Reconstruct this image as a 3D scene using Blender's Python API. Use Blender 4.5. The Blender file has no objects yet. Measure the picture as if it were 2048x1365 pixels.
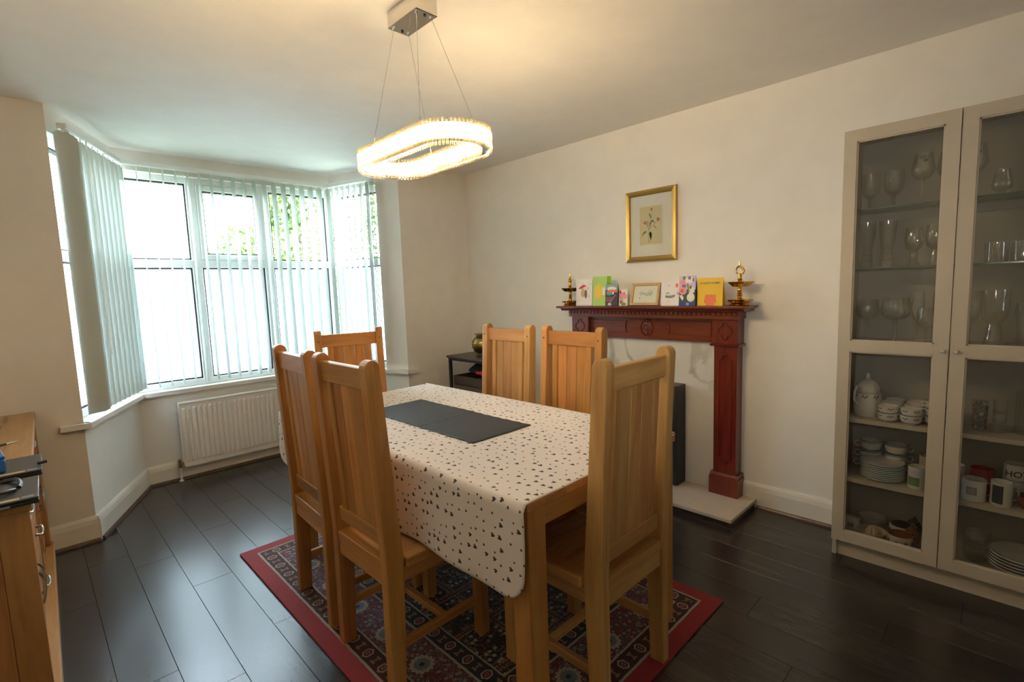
import bpy, bmesh, math, random
from mathutils import Vector, Matrix
random.seed(7)
C = bpy.context.scene.collection
PI = math.pi
# ------------------------------------------------------------------ camera
cd = bpy.data.cameras.new('camera'); cam = bpy.data.objects.new('camera', cd); C.objects.link(cam)
bpy.context.scene.camera = cam
cd.sensor_width = 36.0; cd.lens = 996.98*36.0/2048.0; cd.clip_start = 0.05; cd.clip_end = 200
Rr = Vector((0.71180122, -0.70149964, -0.03517486)); Ru = Vector((0.09920741, 0.05083442, 0.99376745)); Rf = Vector((0.69533942, 0.7108545, -0.10577797))
cam.matrix_world = Matrix(((Rr.x, Ru.x, -Rf.x, 0), (Rr.y, Ru.y, -Rf.y, 0), (Rr.z, Ru.z, -Rf.z, 1.36542), (0, 0, 0, 1)))
# ------------------------------------------------------------------ view + world
vs = bpy.context.scene.view_settings
vs.view_transform = 'Standard'; vs.look = 'None'; vs.gamma = 1.0; vs.use_curve_mapping = False
vs.exposure = 1.60
bpy.context.scene.cycles.transparent_max_bounces = 40; bpy.context.scene.cycles.max_bounces = 14; bpy.context.scene.cycles.diffuse_bounces = 6
wd = bpy.data.worlds.new('overcast_sky'); bpy.context.scene.world = wd; wd.use_nodes = True
_n = wd.node_tree.nodes; _l = wd.node_tree.links
_bg = _n['Background']
_tc = _n.new('ShaderNodeTexCoord'); _sp = _n.new('ShaderNodeSeparateXYZ'); _rp = _n.new('ShaderNodeValToRGB')
_l.new(_tc.outputs['Generated'], _sp.inputs[0]); _l.new(_sp.outputs['Z'], _rp.inputs[0])
_rp.color_ramp.elements[0].position = 0.0; _rp.color_ramp.elements[0].color = (0.80, 0.90, 1.0, 1)
_rp.color_ramp.elements[1].position = 0.9; _rp.color_ramp.elements[1].color = (0.66, 0.82, 1.0, 1)
_l.new(_rp.outputs[0], _bg.inputs['Color']); _bg.inputs['Strength'].default_value = 10.5

def area_light(name, loc, rot, sx, sy, energy, color, portal=False):
    d = bpy.data.lights.new(name, 'AREA'); d.shape = 'RECTANGLE'; d.size = sx; d.size_y = sy; d.energy = energy; d.color = color
    o = bpy.data.objects.new(name, d); o.location = loc; o.rotation_euler = rot; C.objects.link(o)
    if portal: d.cycles.is_portal = True
    return o
# daylight portals just outside the bay glass (they only guide sampling of the sky)
area_light('window_portal_centre', (1.30, 4.66, 1.5), (PI/2, 0, PI), 1.75, 1.7, 1, (1, 1, 1), True)
# the camera's flash gun, a hand above the lens
fl = bpy.data.lights.new('camera_flash', 'SPOT'); fl.energy = 12.5; fl.color = (1.0, 0.97, 0.93); fl.spot_size = math.radians(84); fl.spot_blend = 1.0; fl.shadow_soft_size = 0.03
flo = bpy.data.objects.new('camera_flash', fl); C.objects.link(flo); flo.location = (-0.03, -0.03, 1.49)
flo.rotation_euler = (Vector((0.83, 0.55, 0.16))).to_track_quat('-Z', 'Y').to_euler()

# ------------------------------------------------------------------ mesh builder
class MB:
    def __init__(s): s.v = []; s.f = []; s.m = []; s.uv = None
    def add(s, vs_, fs, m=0):
        b = len(s.v); s.v += [tuple(p) for p in vs_]
        for f in fs: s.f.append([b+i for i in f]); s.m.append(m)
        return s
    def box(s, x0, x1, y0, y1, z0, z1, m=0):
        return s.add([(x0,y0,z0),(x1,y0,z0),(x1,y1,z0),(x0,y1,z0),(x0,y0,z1),(x1,y0,z1),(x1,y1,z1),(x0,y1,z1)],
                     [(0,3,2,1),(4,5,6,7),(0,1,5,4),(1,2,6,5),(2,3,7,6),(3,0,4,7)], m)
    def hexa(s, p, m=0):
        return s.add(p, [(0,3,2,1),(4,5,6,7),(0,1,5,4),(1,2,6,5),(2,3,7,6),(3,0,4,7)], m)
    def prism(s, poly, axis, a, b, m=0):
        # poly: 2-D points; axis 'x': poly=(y,z); 'y': poly=(x,z); 'z': poly=(x,y)
        def P(q, t): return (t,q[0],q[1]) if axis == 'x' else ((q[0],t,q[1]) if axis == 'y' else (q[0],q[1],t))
        n = len(poly); vs_ = [P(q, a) for q in poly]+[P(q, b) for q in poly]
        fs = [tuple(range(n))[::-1], tuple(range(n, 2*n))]+[(i, (i+1) % n, n+(i+1) % n, n+i) for i in range(n)]
        return s.add(vs_, fs, m)
    def lathe(s, prof, n=24, c=(0,0,0), m=0, rmod=None, caps=False):
        vs_ = []; fs = []
        for (r, z) in prof:
            for k in range(n):
                a = 2*PI*k/n; rr = r*(rmod(a, r, z) if rmod else 1)
                vs_.append((c[0]+rr*math.cos(a), c[1]+rr*math.sin(a), c[2]+z))
        for i in range(len(prof)-1):
            for k in range(n):
                k2 = (k+1) % n; fs.append((i*n+k, i*n+k2, (i+1)*n+k2, (i+1)*n+k))
        if caps:
            fs.append(tuple(range(n))[::-1]); b = (len(prof)-1)*n; fs.append(tuple(range(b, b+n)))
        return s.add(vs_, fs, m)
    def tube(s, path, r, n=8, m=0):
        P = [Vector(p) for p in path]; vs_ = []; fs = []
        up = Vector((0.013, 0.027, 1)).normalized(); k0 = None
        for i, p in enumerate(P):
            t = (P[min(i+1, len(P)-1)]-P[max(i-1, 0)]).normalized()
            if k0 is None:
                k0 = t.cross(up)
                if k0.length < 0.1: k0 = t.cross(Vector((1, 0, 0)))
            k0 = (k0-t*k0.dot(t)).normalized()
            b = t.cross(k0).normalized(); rr = r[i] if isinstance(r, (list, tuple)) else r
            for k in range(n):
                a = 2*PI*k/n; vs_.append(p+k0*rr*math.cos(a)+b*rr*math.sin(a))
        for i in range(len(P)-1):
            for k in range(n):
                k2 = (k+1) % n; fs.append((i*n+k, i*n+k2, (i+1)*n+k2, (i+1)*n+k))
        fs.append(tuple(range(n))[::-1]); b = (len(P)-1)*n; fs.append(tuple(range(b, b+n)))
        return s.add(vs_, fs, m)
    def ball(s, c, rx, ry=None, rz=None, n=12, k=8, m=0):
        ry = ry or rx; rz = rz or rx; prof = []
        vs_ = []; fs = []
        for i in range(k+1):
            t = PI*i/k
            for j in range(n):
                a = 2*PI*j/n; vs_.append((c[0]+rx*math.sin(t)*math.cos(a), c[1]+ry*math.sin(t)*math.sin(a), c[2]-rz*math.cos(t)))
        for i in range(k):
            for j in range(n):
                j2 = (j+1) % n; fs.append((i*n+j, i*n+j2, (i+1)*n+j2, (i+1)*n+j))
        return s.add(vs_, fs, m)
    def mesh(s, name, mats, bevel=0, smooth=False, seg=1):
        me = bpy.data.meshes.new(name); me.from_pydata(s.v, [], s.f)
        if not isinstance(mats, (list, tuple)): mats = [mats]
        for mt in mats: me.materials.append(mt)
        me.polygons.foreach_set('material_index', s.m)
        bm = bmesh.new(); bm.from_mesh(me)
        if smooth: bmesh.ops.remove_doubles(bm, verts=bm.verts, dist=1e-6)
        bmesh.ops.recalc_face_normals(bm, faces=bm.faces)
        if bevel:
            ed = [e for e in bm.edges if len(e.link_faces) == 2 and e.calc_face_angle(0) > 0.6]
            bmesh.ops.bevel(bm, geom=ed, offset=bevel, segments=seg, affect='EDGES', profile=0.6)
        bm.to_mesh(me); bm.free()
        if smooth:
            me.polygons.foreach_set('use_smooth', [True]*len(me.polygons))
            try: me.set_sharp_from_angle(angle=math.radians(40))
            except Exception: pass
        return me
    def build(s, name, mats, parent=None, bevel=0, smooth=False, seg=1, loc=None):
        o = bpy.data.objects.new(name, s.mesh(name, mats, bevel, smooth, seg)); C.objects.link(o)
        if parent: o.parent = parent
        if loc: o.location = loc
        return o
def tag(o, label=None, cat=None, group=None, kind=None):
    if label: o['label'] = label
    if cat: o['category'] = cat
    if group: o['group'] = group
    if kind: o['kind'] = kind
    return o
def thing(name, label, cat, loc=(0,0,0), rz=0, group=None):
    o = bpy.data.objects.new(name, None); C.objects.link(o); o.location = loc; o.rotation_euler = (0,0,rz)
    o.empty_display_size = 0.05
    return tag(o, label, cat, group)
def copy_tree(o, parent=None, kids=None):
    if kids is None:
        kids = {}
        for q in bpy.data.objects:
            if q.parent: kids.setdefault(q.parent, []).append(q)
    c = o.copy(); C.objects.link(c); c.parent = parent
    for ch in kids.get(o, []): copy_tree(ch, c, kids)
    return c
def struct(mb, name, mats, parent=None, **k):
    o = mb.build(name, mats, parent, **k)
    if not parent: o['kind'] = 'structure'
    return o

# ------------------------------------------------------------------ materials
def newmat(name):
    m = bpy.data.materials.new(name); m.use_nodes = True
    return m, m.node_tree.nodes, m.node_tree.links, m.node_tree.nodes['Principled BSDF']
def plain(name, col, rough=0.5, metal=0.0, spec=0.5, bump=0.0, bscale=200, coat=0.0):
    m, n, l, b = newmat(name)
    b.inputs['Base Color'].default_value = (*col, 1); b.inputs['Roughness'].default_value = rough; b.inputs['Metallic'].default_value = metal
    b.inputs['Specular IOR Level'].default_value = spec; b.inputs['Coat Weight'].default_value = coat
    nz = n.new('ShaderNodeTexNoise'); nz.inputs['Scale'].default_value = 6
    mx = n.new('ShaderNodeMix'); mx.data_type = 'RGBA'; mx.inputs[0].default_value = 1
    mx.inputs[6].default_value = (*[c*0.93 for c in col], 1); mx.inputs[7].default_value = (*[min(1, c*1.05) for c in col], 1)
    tc = n.new('ShaderNodeTexCoord'); l.new(tc.outputs['Object'], nz.inputs['Vector']); l.new(nz.outputs[0], mx.inputs[0]); l.new(mx.outputs[2], b.inputs['Base Color'])
    if bump:
        n2 = n.new('ShaderNodeTexNoise'); n2.inputs['Scale'].default_value = bscale; l.new(tc.outputs['Object'], n2.inputs['Vector'])
        bp = n.new('ShaderNodeBump'); bp.inputs['Strength'].default_value = bump; bp.inputs['Distance'].default_value = 0.002
        l.new(n2.outputs[0], bp.inputs['Height']); l.new(bp.outputs[0], b.inputs['Normal'])
    return m
def wood(name, cols, axis='z', rough=0.38, scale=1.0, var=0.35, knots=True, coat=0.15):
    """grain runs along `axis` of the thing's own frame; cols: dark, mid, light"""
    m, n, l, b = newmat(name)
    tc = n.new('ShaderNodeTexCoord'); oi = n.new('ShaderNodeObjectInfo')
    mp = n.new('ShaderNodeMapping'); st = {'x': (1.2, 14, 14), 'y': (14, 1.2, 14), 'z': (14, 14, 1.2)}[axis]
    mp.inputs['Scale'].default_value = [q*scale for q in st]
    ad = n.new('ShaderNodeVectorMath'); ad.operation = 'ADD'
    ml = n.new('ShaderNodeMath'); ml.operation = 'MULTIPLY'; ml.inputs[1].default_value = 37.0; l.new(oi.outputs['Random'], ml.inputs[0])
    l.new(tc.outputs['Object'], mp.inputs['Vector']); l.new(mp.outputs[0], ad.inputs[0]); l.new(ml.outputs[0], ad.inputs[1])
    n1 = n.new('ShaderNodeTexNoise'); n1.inputs['Scale'].default_value = 1.0; n1.inputs['Detail'].default_value = 6; n1.inputs['Distortion'].default_value = 1.2; l.new(ad.outputs[0], n1.inputs['Vector'])
    n2 = n.new('ShaderNodeTexNoise'); n2.inputs['Scale'].default_value = 7.0; n2.inputs['Detail'].default_value = 4; l.new(ad.outputs[0], n2.inputs['Vector'])
    rp = n.new('ShaderNodeValToRGB'); e = rp.color_ramp.elements
    e[0].position = 0.3; e[0].color = (*cols[0], 1); e[1].position = 0.72; e[1].color = (*cols[2], 1)
    e2 = rp.color_ramp.elements.new(0.5); e2.color = (*cols[1], 1)
    av = n.new('ShaderNodeMath'); av.operation = 'MULTIPLY_ADD'; av.inputs[1].default_value = 0.25; l.new(n2.outputs[0], av.inputs[0])
    sc = n.new('ShaderNodeMath'); sc.operation = 'MULTIPLY_ADD'; sc.inputs[1].default_value = 0.75; sc.inputs[2].default_value = 0.0; l.new(n1.outputs[0], sc.inputs[0]); l.new(sc.outputs[0], av.inputs[2])
    l.new(av.outputs[0], rp.inputs[0])
    hs = n.new('ShaderNodeHueSaturation'); l.new(rp.outputs[0], hs.inputs['Color'])
    mr = n.new('ShaderNodeMapRange'); mr.inputs['To Min'].default_value = 1-var*0.5; mr.inputs['To Max'].default_value = 1+var*0.4; l.new(oi.outputs['Random'], mr.inputs['Value']); l.new(mr.outputs[0], hs.inputs['Value'])
    f2 = n.new('ShaderNodeMath'); f2.operation = 'MULTIPLY'; f2.inputs[1].default_value = 7.31; l.new(oi.outputs['Random'], f2.inputs[0])
    f3 = n.new('ShaderNodeMath'); f3.operation = 'FRACT'; l.new(f2.outputs[0], f3.inputs[0])
    mh = n.new('ShaderNodeMapRange'); mh.inputs['To Min'].default_value = 0.493; mh.inputs['To Max'].default_value = 0.507; l.new(f3.outputs[0], mh.inputs['Value']); l.new(mh.outputs[0], hs.inputs['Hue'])
    l.new(hs.outputs[0], b.inputs['Base Color'])
    if knots:
        vo = n.new('ShaderNodeTexVoronoi'); vo.inputs['Scale'].default_value = 0.55; l.new(ad.outputs[0], vo.inputs['Vector'])
        kr = n.new('ShaderNodeMapRange'); kr.inputs['From Min'].default_value = 0.03; kr.inputs['From Max'].default_value = 0.10; kr.inputs['To Min'].default_value = 0.35; kr.inputs['To Max'].default_value = 1; l.new(vo.outputs['Distance'], kr.inputs['Value'])
        mm = n.new('ShaderNodeMix'); mm.data_type = 'RGBA'; mm.blend_type = 'MULTIPLY'; mm.inputs[0].default_value = 1
        l.new(hs.outputs[0], mm.inputs[6]); l.new(kr.outputs[0], mm.inputs[7]); l.new(mm.outputs[2], b.inputs['Base Color'])
    b.inputs['Roughness'].default_value = rough; b.inputs['Coat Weight'].default_value = coat; b.inputs['Coat Roughness'].default_value = 0.2
    bp = n.new('ShaderNodeBump'); bp.inputs['Strength'].default_value = 0.12; bp.inputs['Distance'].default_value = 0.001; l.new(n2.outputs[0], bp.inputs['Height']); l.new(bp.outputs[0], b.inputs['Normal'])
    return m
def thin(name, tint=(0.93,0.95,0.93), gloss=0.10, rough=0.02, edge=0.5, body=None, bodyw=0.0):
    """thin clear sheet or hollow glass: see-through with reflections that grow at grazing angles"""
    m = bpy.data.materials.new(name); m.use_nodes = True; n = m.node_tree.nodes; l = m.node_tree.links
    n.remove(n['Principled BSDF']); out = n['Material Output']
    tr = n.new('ShaderNodeBsdfTransparent'); tr.inputs[0].default_value = (*tint, 1)
    gl = n.new('ShaderNodeBsdfAnisotropic') if False else n.new('ShaderNodeBsdfGlossy'); gl.inputs['Roughness'].default_value = rough
    lw = n.new('ShaderNodeLayerWeight'); lw.inputs['Blend'].default_value = 0.25
    mr = n.new('ShaderNodeMapRange'); mr.inputs['To Min'].default_value = gloss; mr.inputs['To Max'].default_value = edge; l.new(lw.outputs['Facing'], mr.inputs['Value'])
    mx = n.new('ShaderNodeMixShader'); l.new(mr.outputs[0], mx.inputs[0]); l.new(tr.outputs[0], mx.inputs[1]); l.new(gl.outputs[0], mx.inputs[2])
    last = mx
    if body:
        df = n.new('ShaderNodeBsdfTranslucent'); df.inputs[0].default_value = (*body, 1)
        m2 = n.new('ShaderNodeMixShader'); m2.inputs[0].default_value = bodyw; l.new(mx.outputs[0], m2.inputs[1]); l.new(df.outputs[0], m2.inputs[2]); last = m2
    l.new(last.outputs[0], out.inputs[0])
    return m
# math-node expressions
class X:
    def __init__(s, sock): s.s = sock
    @staticmethod
    def op(o, *a):
        nd = X.n.new('ShaderNodeMath'); nd.operation = o
        for i, q in enumerate(a):
            if isinstance(q, X): X.l.new(q.s, nd.inputs[i])
            else: nd.inputs[i].default_value = q
        return X(nd.outputs[0])
    def __add__(s, o): return X.op('ADD', s, o)
    __radd__ = __add__
    def __sub__(s, o): return X.op('SUBTRACT', s, o)
    def __rsub__(s, o): return X.op('SUBTRACT', o, s)
    def __mul__(s, o): return X.op('MULTIPLY', s, o)
    __rmul__ = __mul__
    def __truediv__(s, o): return X.op('DIVIDE', s, o)
    def lt(s, o): return X.op('LESS_THAN', s, o)
    def gt(s, o): return X.op('GREATER_THAN', s, o)
    def abs(s): return X.op('ABSOLUTE', s)
    def fr(s): return X.op('FRACT', s)
    def mx(s, o): return X.op('MAXIMUM', s, o)
    def mn(s, o): return X.op('MINIMUM', s, o)
    def sqrt(s): return X.op('SQRT', s)
    def band(s, a, b): return s.gt(a)*s.lt(b)
def cmix(fac, a, b):
    nd = X.n.new('ShaderNodeMix'); nd.data_type = 'RGBA'
    X.l.new(fac.s, nd.inputs[0])
    for i, q in ((6, a), (7, b)):
        if isinstance(q, X): X.l.new(q.s, nd.inputs[i])
        else: nd.inputs[i].default_value = (*q, 1)
    return X(nd.outputs[2])

M = {}
M['wall'] = plain('painted_plaster', (0.80, 0.775, 0.735), 0.75, bump=0.12, bscale=90)
M['wall_cream'] = plain('painted_plaster_cream', (0.76, 0.715, 0.65), 0.75, bump=0.12, bscale=90)
M['ceiling'] = plain('ceiling_paint', (0.80, 0.77, 0.73), 0.85, bump=0.15, bscale=60)
M['gloss_white'] = plain('white_gloss_paint', (0.80, 0.76, 0.70), 0.28)
M['upvc'] = plain('white_upvc', (0.80, 0.82, 0.82), 0.3)
M['gasket'] = plain('black_gasket', (0.03, 0.03, 0.03), 0.6)
M['radiator'] = plain('radiator_enamel', (0.80, 0.75, 0.69), 0.35)
M['brass'] = plain('polished_brass', (0.62, 0.36, 0.07), 0.16, 1.0)
M['brass_dull'] = plain('aged_brass', (0.34, 0.25, 0.10), 0.3, 1.0)
M['brass_pale'] = plain('champagne_metal', (0.42, 0.31, 0.16), 0.45, 0.7)
M['chrome'] = plain('chrome', (0.75, 0.72, 0.68), 0.12, 1.0)
M['steel'] = plain('brushed_steel', (0.45, 0.43, 0.40), 0.3, 1.0)
M['black_metal'] = plain('black_metal', (0.02, 0.02, 0.022), 0.4, 0.3)
M['black'] = plain('black_plastic', (0.016, 0.017, 0.02), 0.35)
M['fire_black'] = plain('matt_black_fire', (0.022, 0.023, 0.024), 0.5)
OAK = ((0.33, 0.130, 0.028), (0.49, 0.225, 0.056), (0.60, 0.315, 0.095))
M['oak_z'] = wood('oiled_oak_upright', OAK, 'z')
M['oak_x'] = wood('oiled_oak_cross', OAK, 'x')
M['oak_y'] = wood('oiled_oak_deep', OAK, 'y')
PO = ((0.36, 0.165, 0.046), (0.50, 0.265, 0.085), (0.61, 0.36, 0.135))
for _a in 'xyz': M['pale_'+_a] = wood('pale_oak_'+_a, PO, _a, knots=True)
SB = ((0.30, 0.12, 0.035), (0.44, 0.21, 0.07), (0.55, 0.29, 0.11))
M['sb_y'] = wood('sideboard_oak_long', SB, 'y'); M['sb_z'] = wood('sideboard_oak_upright', SB, 'z'); M['sb_x'] = wood('sideboard_oak_cross', SB, 'x')
MAH = ((0.085, 0.012, 0.006), (0.15, 0.024, 0.010), (0.22, 0.040, 0.014))
M['mah_z'] = wood('mahogany_upright', MAH, 'z', rough=0.3, var=0.1, knots=False, coat=0.3)
M['mah_y'] = wood('mahogany_long', MAH, 'y', rough=0.3, var=0.1, knots=False, coat=0.3)
DK = ((0.030, 0.022, 0.018), (0.052, 0.037, 0.030), (0.085, 0.058, 0.045))
M['plank'] = wood('dark_laminate', ((0.022, 0.017, 0.016), (0.034, 0.027, 0.025), (0.052, 0.041, 0.036)), 'y', rough=0.27, var=0.35, knots=False, coat=0.15)
M['bead'] = wood('walnut_beading', ((0.05, 0.026, 0.016), (0.085, 0.045, 0.028), (0.12, 0.065, 0.04)), 'y', var=0.1, knots=False)
M['rustic'] = wood('rustic_brown_board', ((0.035, 0.022, 0.016), (0.075, 0.045, 0.032), (0.12, 0.075, 0.05)), 'y', rough=0.5, knots=False)
M['cab'] = plain('beige_cabinet_foil', (0.52, 0.455, 0.36), 0.45)
M['cab_in'] = plain('grey_beige_cabinet_back', (0.42, 0.40, 0.36), 0.6)
M['pane'] = thin('cabinet_glass', (0.96, 0.965, 0.96), 0.04, 0.01, 0.55)
M['shelf_glass'] = thin('shelf_glass', (0.90, 0.95, 0.93), 0.08, 0.02, 0.6)
M['shelf_edge'] = plain('green_glass_edge', (0.10, 0.17, 0.13), 0.15)
M['glassware'] = thin('clear_glassware', (0.97, 0.97, 0.96), 0.10, 0.06, 0.65, (0.9, 0.88, 0.84), 0.03)
M['winglass'] = thin('window_glass', (0.97, 0.99, 0.98), 0.03, 0.0, 0.3)
M['frost'] = thin('frosted_glass', (0.6, 0.6, 0.6), 0.03, 0.2, 0.2, (0.66, 0.69, 0.70), 0.85)
M['china'] = plain('white_china', (0.72, 0.69, 0.64), 0.2, coat=0.4)
M['china_blue'] = plain('pale_blue_glaze', (0.25, 0.42, 0.50), 0.25, coat=0.4)
M['print_dark'] = plain('dark_transfer_print', (0.10, 0.07, 0.06), 0.5)
M['gold_line'] = plain('gilt_line', (0.45, 0.30, 0.10), 0.3, 0.6)
M['red_glaze'] = plain('red_glaze', (0.35, 0.015, 0.012), 0.25, coat=0.4)
M['brown_glaze'] = plain('brown_glaze', (0.22, 0.055, 0.02), 0.35, coat=0.3)
M['black_glaze'] = plain('black_glaze', (0.02, 0.013, 0.012), 0.3, coat=0.3)
M['cream_glaze'] = plain('cream_glaze', (0.62, 0.54, 0.40), 0.3, coat=0.3)
M['grey_print'] = plain('grey_print', (0.25, 0.26, 0.28), 0.5)
M['navy'] = plain('navy_print', (0.02, 0.05, 0.28), 0.5)
def flat(name, c, r=0.6): M[name] = plain(name, c, r); return M[name]
for nm, c in dict(card_white=(0.80,0.76,0.76), card_green=(0.42,0.66,0.16), card_green_dark=(0.27,0.52,0.03), card_yellow=(0.80,0.52,0.04), ink_orange=(0.75,0.20,0.07), ink_yellow=(0.85,0.58,0.07),
        ink_red=(0.55,0.05,0.06), ink_pink=(0.75,0.28,0.36), ink_purple=(0.24,0.12,0.30), ink_grey=(0.22,0.24,0.25), ink_lilac=(0.60,0.50,0.66), ink_teal=(0.10,0.32,0.42),
        ink_green=(0.16,0.30,0.10), ink_darkgreen=(0.05,0.09,0.07), ink_tan=(0.55,0.42,0.20), ink_brown=(0.20,0.10,0.07), ink_dark=(0.045,0.045,0.06), ink_cream=(0.75,0.70,0.60), ink_sky=(0.30,0.36,0.42),
        mat_board=(0.76,0.70,0.66), print_cream=(0.66,0.54,0.34), ink_rose=(0.55,0.16,0.12), ink_slate=(0.10,0.14,0.15), label_strip=(0.50,0.40,0.22), tool_blue=(0.01,0.10,0.35), ink_text=(0.10,0.16,0.18), plastic_red=(0.6,0.02,0.02)).items(): flat(nm, c)
M['gold_frame'] = plain('gold_leaf_frame', (0.50, 0.34, 0.10), 0.33, 0.75, bump=0.2, bscale=120)
M['pine'] = wood('light_wood_frame', ((0.42,0.26,0.11),(0.52,0.34,0.16),(0.60,0.42,0.22)), 'y', knots=False, var=0.1)

def marble(name, base, vein, scale, warm=0.0):
    m, n, l, b = newmat(name)
    X.n = n; X.l = l
    tc = n.new('ShaderNodeTexCoord')
    n1 = n.new('ShaderNodeTexNoise'); n1.inputs['Scale'].default_value = scale; n1.inputs['Detail'].default_value = 7; n1.inputs['Distortion'].default_value = 0.9; l.new(tc.outputs['Object'], n1.inputs['Vector'])
    n3 = n.new('ShaderNodeTexNoise'); n3.inputs['Scale'].default_value = scale*0.6; n3.inputs['Detail'].default_value = 2; l.new(tc.outputs['Object'], n3.inputs['Vector'])
    d = (X(n1.outputs[0])-0.5).abs(); f = X.op('SUBTRACT', 1.0, X.op('MINIMUM', d*24.0, 1.0)); g = X.op('MAXIMUM', (X(n3.outputs[0])-0.48)*5.0, 0.0)
    v = X.op('MINIMUM', f*g, 1.0)
    n2 = n.new('ShaderNodeTexNoise'); n2.inputs['Scale'].default_value = scale*2.3; n2.inputs['Detail'].default_value = 5; l.new(tc.outputs['Object'], n2.inputs['Vector'])
    cl = cmix(X(n2.outputs[0]), tuple(c*0.86 for c in base), base); l.new(cmix(v, cl, vein).s, b.inputs['Base Color'])
    b.inputs['Roughness'].default_value = 0.22
    return m
M['marble'] = marble('veined_white_marble', (0.72, 0.69, 0.63), (0.26, 0.24, 0.20), 1.9)
M['marble_floor'] = marble('beige_marble_slab', (0.62, 0.52, 0.42), (0.45, 0.38, 0.32), 7)

def blind_mat():
    m = bpy.data.materials.new('blind_fabric'); m.use_nodes = True; n = m.node_tree.nodes; l = m.node_tree.links
    n.remove(n['Principled BSDF']); out = n['Material Output']
    d = n.new('ShaderNodeBsdfDiffuse'); d.inputs[0].default_value = (0.55, 0.58, 0.53, 1)
    t = n.new('ShaderNodeBsdfTranslucent'); t.inputs[0].default_value = (0.50, 0.57, 0.54, 1)
    mx = n.new('ShaderNodeMixShader'); mx.inputs[0].default_value = 0.10; l.new(d.outputs[0], mx.inputs[1]); l.new(t.outputs[0], mx.inputs[2])
    tp = n.new('ShaderNodeBsdfTransparent'); m2 = n.new('ShaderNodeMixShader'); m2.inputs[0].default_value = 0.02
    l.new(mx.outputs[0], m2.inputs[1]); l.new(tp.outputs[0], m2.inputs[2]); l.new(m2.outputs[0], out.inputs[0])
    return m
M['blind'] = blind_mat()

def heart_mat():
    m, n, l, b = newmat('heart_print_cotton'); X.n = n; X.l = l
    uv = n.new('ShaderNodeUVMap'); uv.uv_map = 'UVMap'
    vo = n.new('ShaderNodeTexVoronoi'); vo.voronoi_dimensions = '2D'; vo.inputs['Scale'].default_value = 27.0; vo.inputs['Randomness'].default_value = 0.62
    l.new(uv.outputs[0], vo.inputs['Vector'])
    sb = n.new('ShaderNodeVectorMath'); sb.operation = 'SUBTRACT'; l.new(uv.outputs[0], sb.inputs[0]); l.new(vo.outputs['Position'], sb.inputs[1])
    s1 = n.new('ShaderNodeSeparateXYZ'); l.new(sb.outputs[0], s1.inputs[0])
    s2 = n.new('ShaderNodeSeparateColor'); l.new(vo.outputs['Color'], s2.inputs[0])
    u, v, rnd, rn2 = X(s1.outputs[0]), X(s1.outputs[1]), X(s2.outputs[0]), X(s2.outputs[1])
    ang = (rn2-0.5)*0.9+0.0
    ca, sa = X.op('COSINE', ang), X.op('SINE', ang)
    hx = u*ca-v*sa; hy = u*sa+v*ca
    size = X.op('GREATER_THAN', rnd, 0.62)*0.0031+0.0032+rn2*0.0012
    px = hx/size; py = hy/size
    w = py-(px.abs()+0.0001).sqrt()*1.15
    r2 = px*px+w*w
    notch = (px.abs()-0.16-py*0.10).gt(0.0)+(py.lt(0.35))
    f = r2.lt(1.0)
    l.new(cmix(f, (0.80, 0.72, 0.655), (0.035, 0.034, 0.032)).s, b.inputs['Base Color'])
    b.inputs['Roughness'].default_value = 0.8; b.inputs['Sheen Weight'].default_value = 0.2
    return m
M['hearts'] = heart_mat()

def runner_mat():
    m, n, l, b = newmat('charcoal_ribbed_cloth'); X.n = n; X.l = l
    tc = n.new('ShaderNodeTexCoord'); sp = n.new('ShaderNodeSeparateXYZ'); l.new(tc.outputs['Object'], sp.inputs[0])
    x, y = X(sp.outputs[0]), X(sp.outputs[1])
    r = X.op('SINE', (x*0.9+y)*260.0); w = X.op('SINE', x*700.0)
    h = r*0.5+w*0.25
    l.new(cmix(X.op('MULTIPLY_ADD', h, 0.5, 0.5), (0.022, 0.023, 0.026), (0.055, 0.057, 0.062)).s, b.inputs['Base Color'])
    bp = n.new('ShaderNodeBump'); bp.inputs['Strength'].default_value = 0.7; bp.inputs['Distance'].default_value = 0.003; l.new(h.s, bp.inputs['Height']); l.new(bp.outputs[0], b.inputs['Normal'])
    b.inputs['Roughness'].default_value = 0.6
    return m
M['runner'] = runner_mat()

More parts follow.
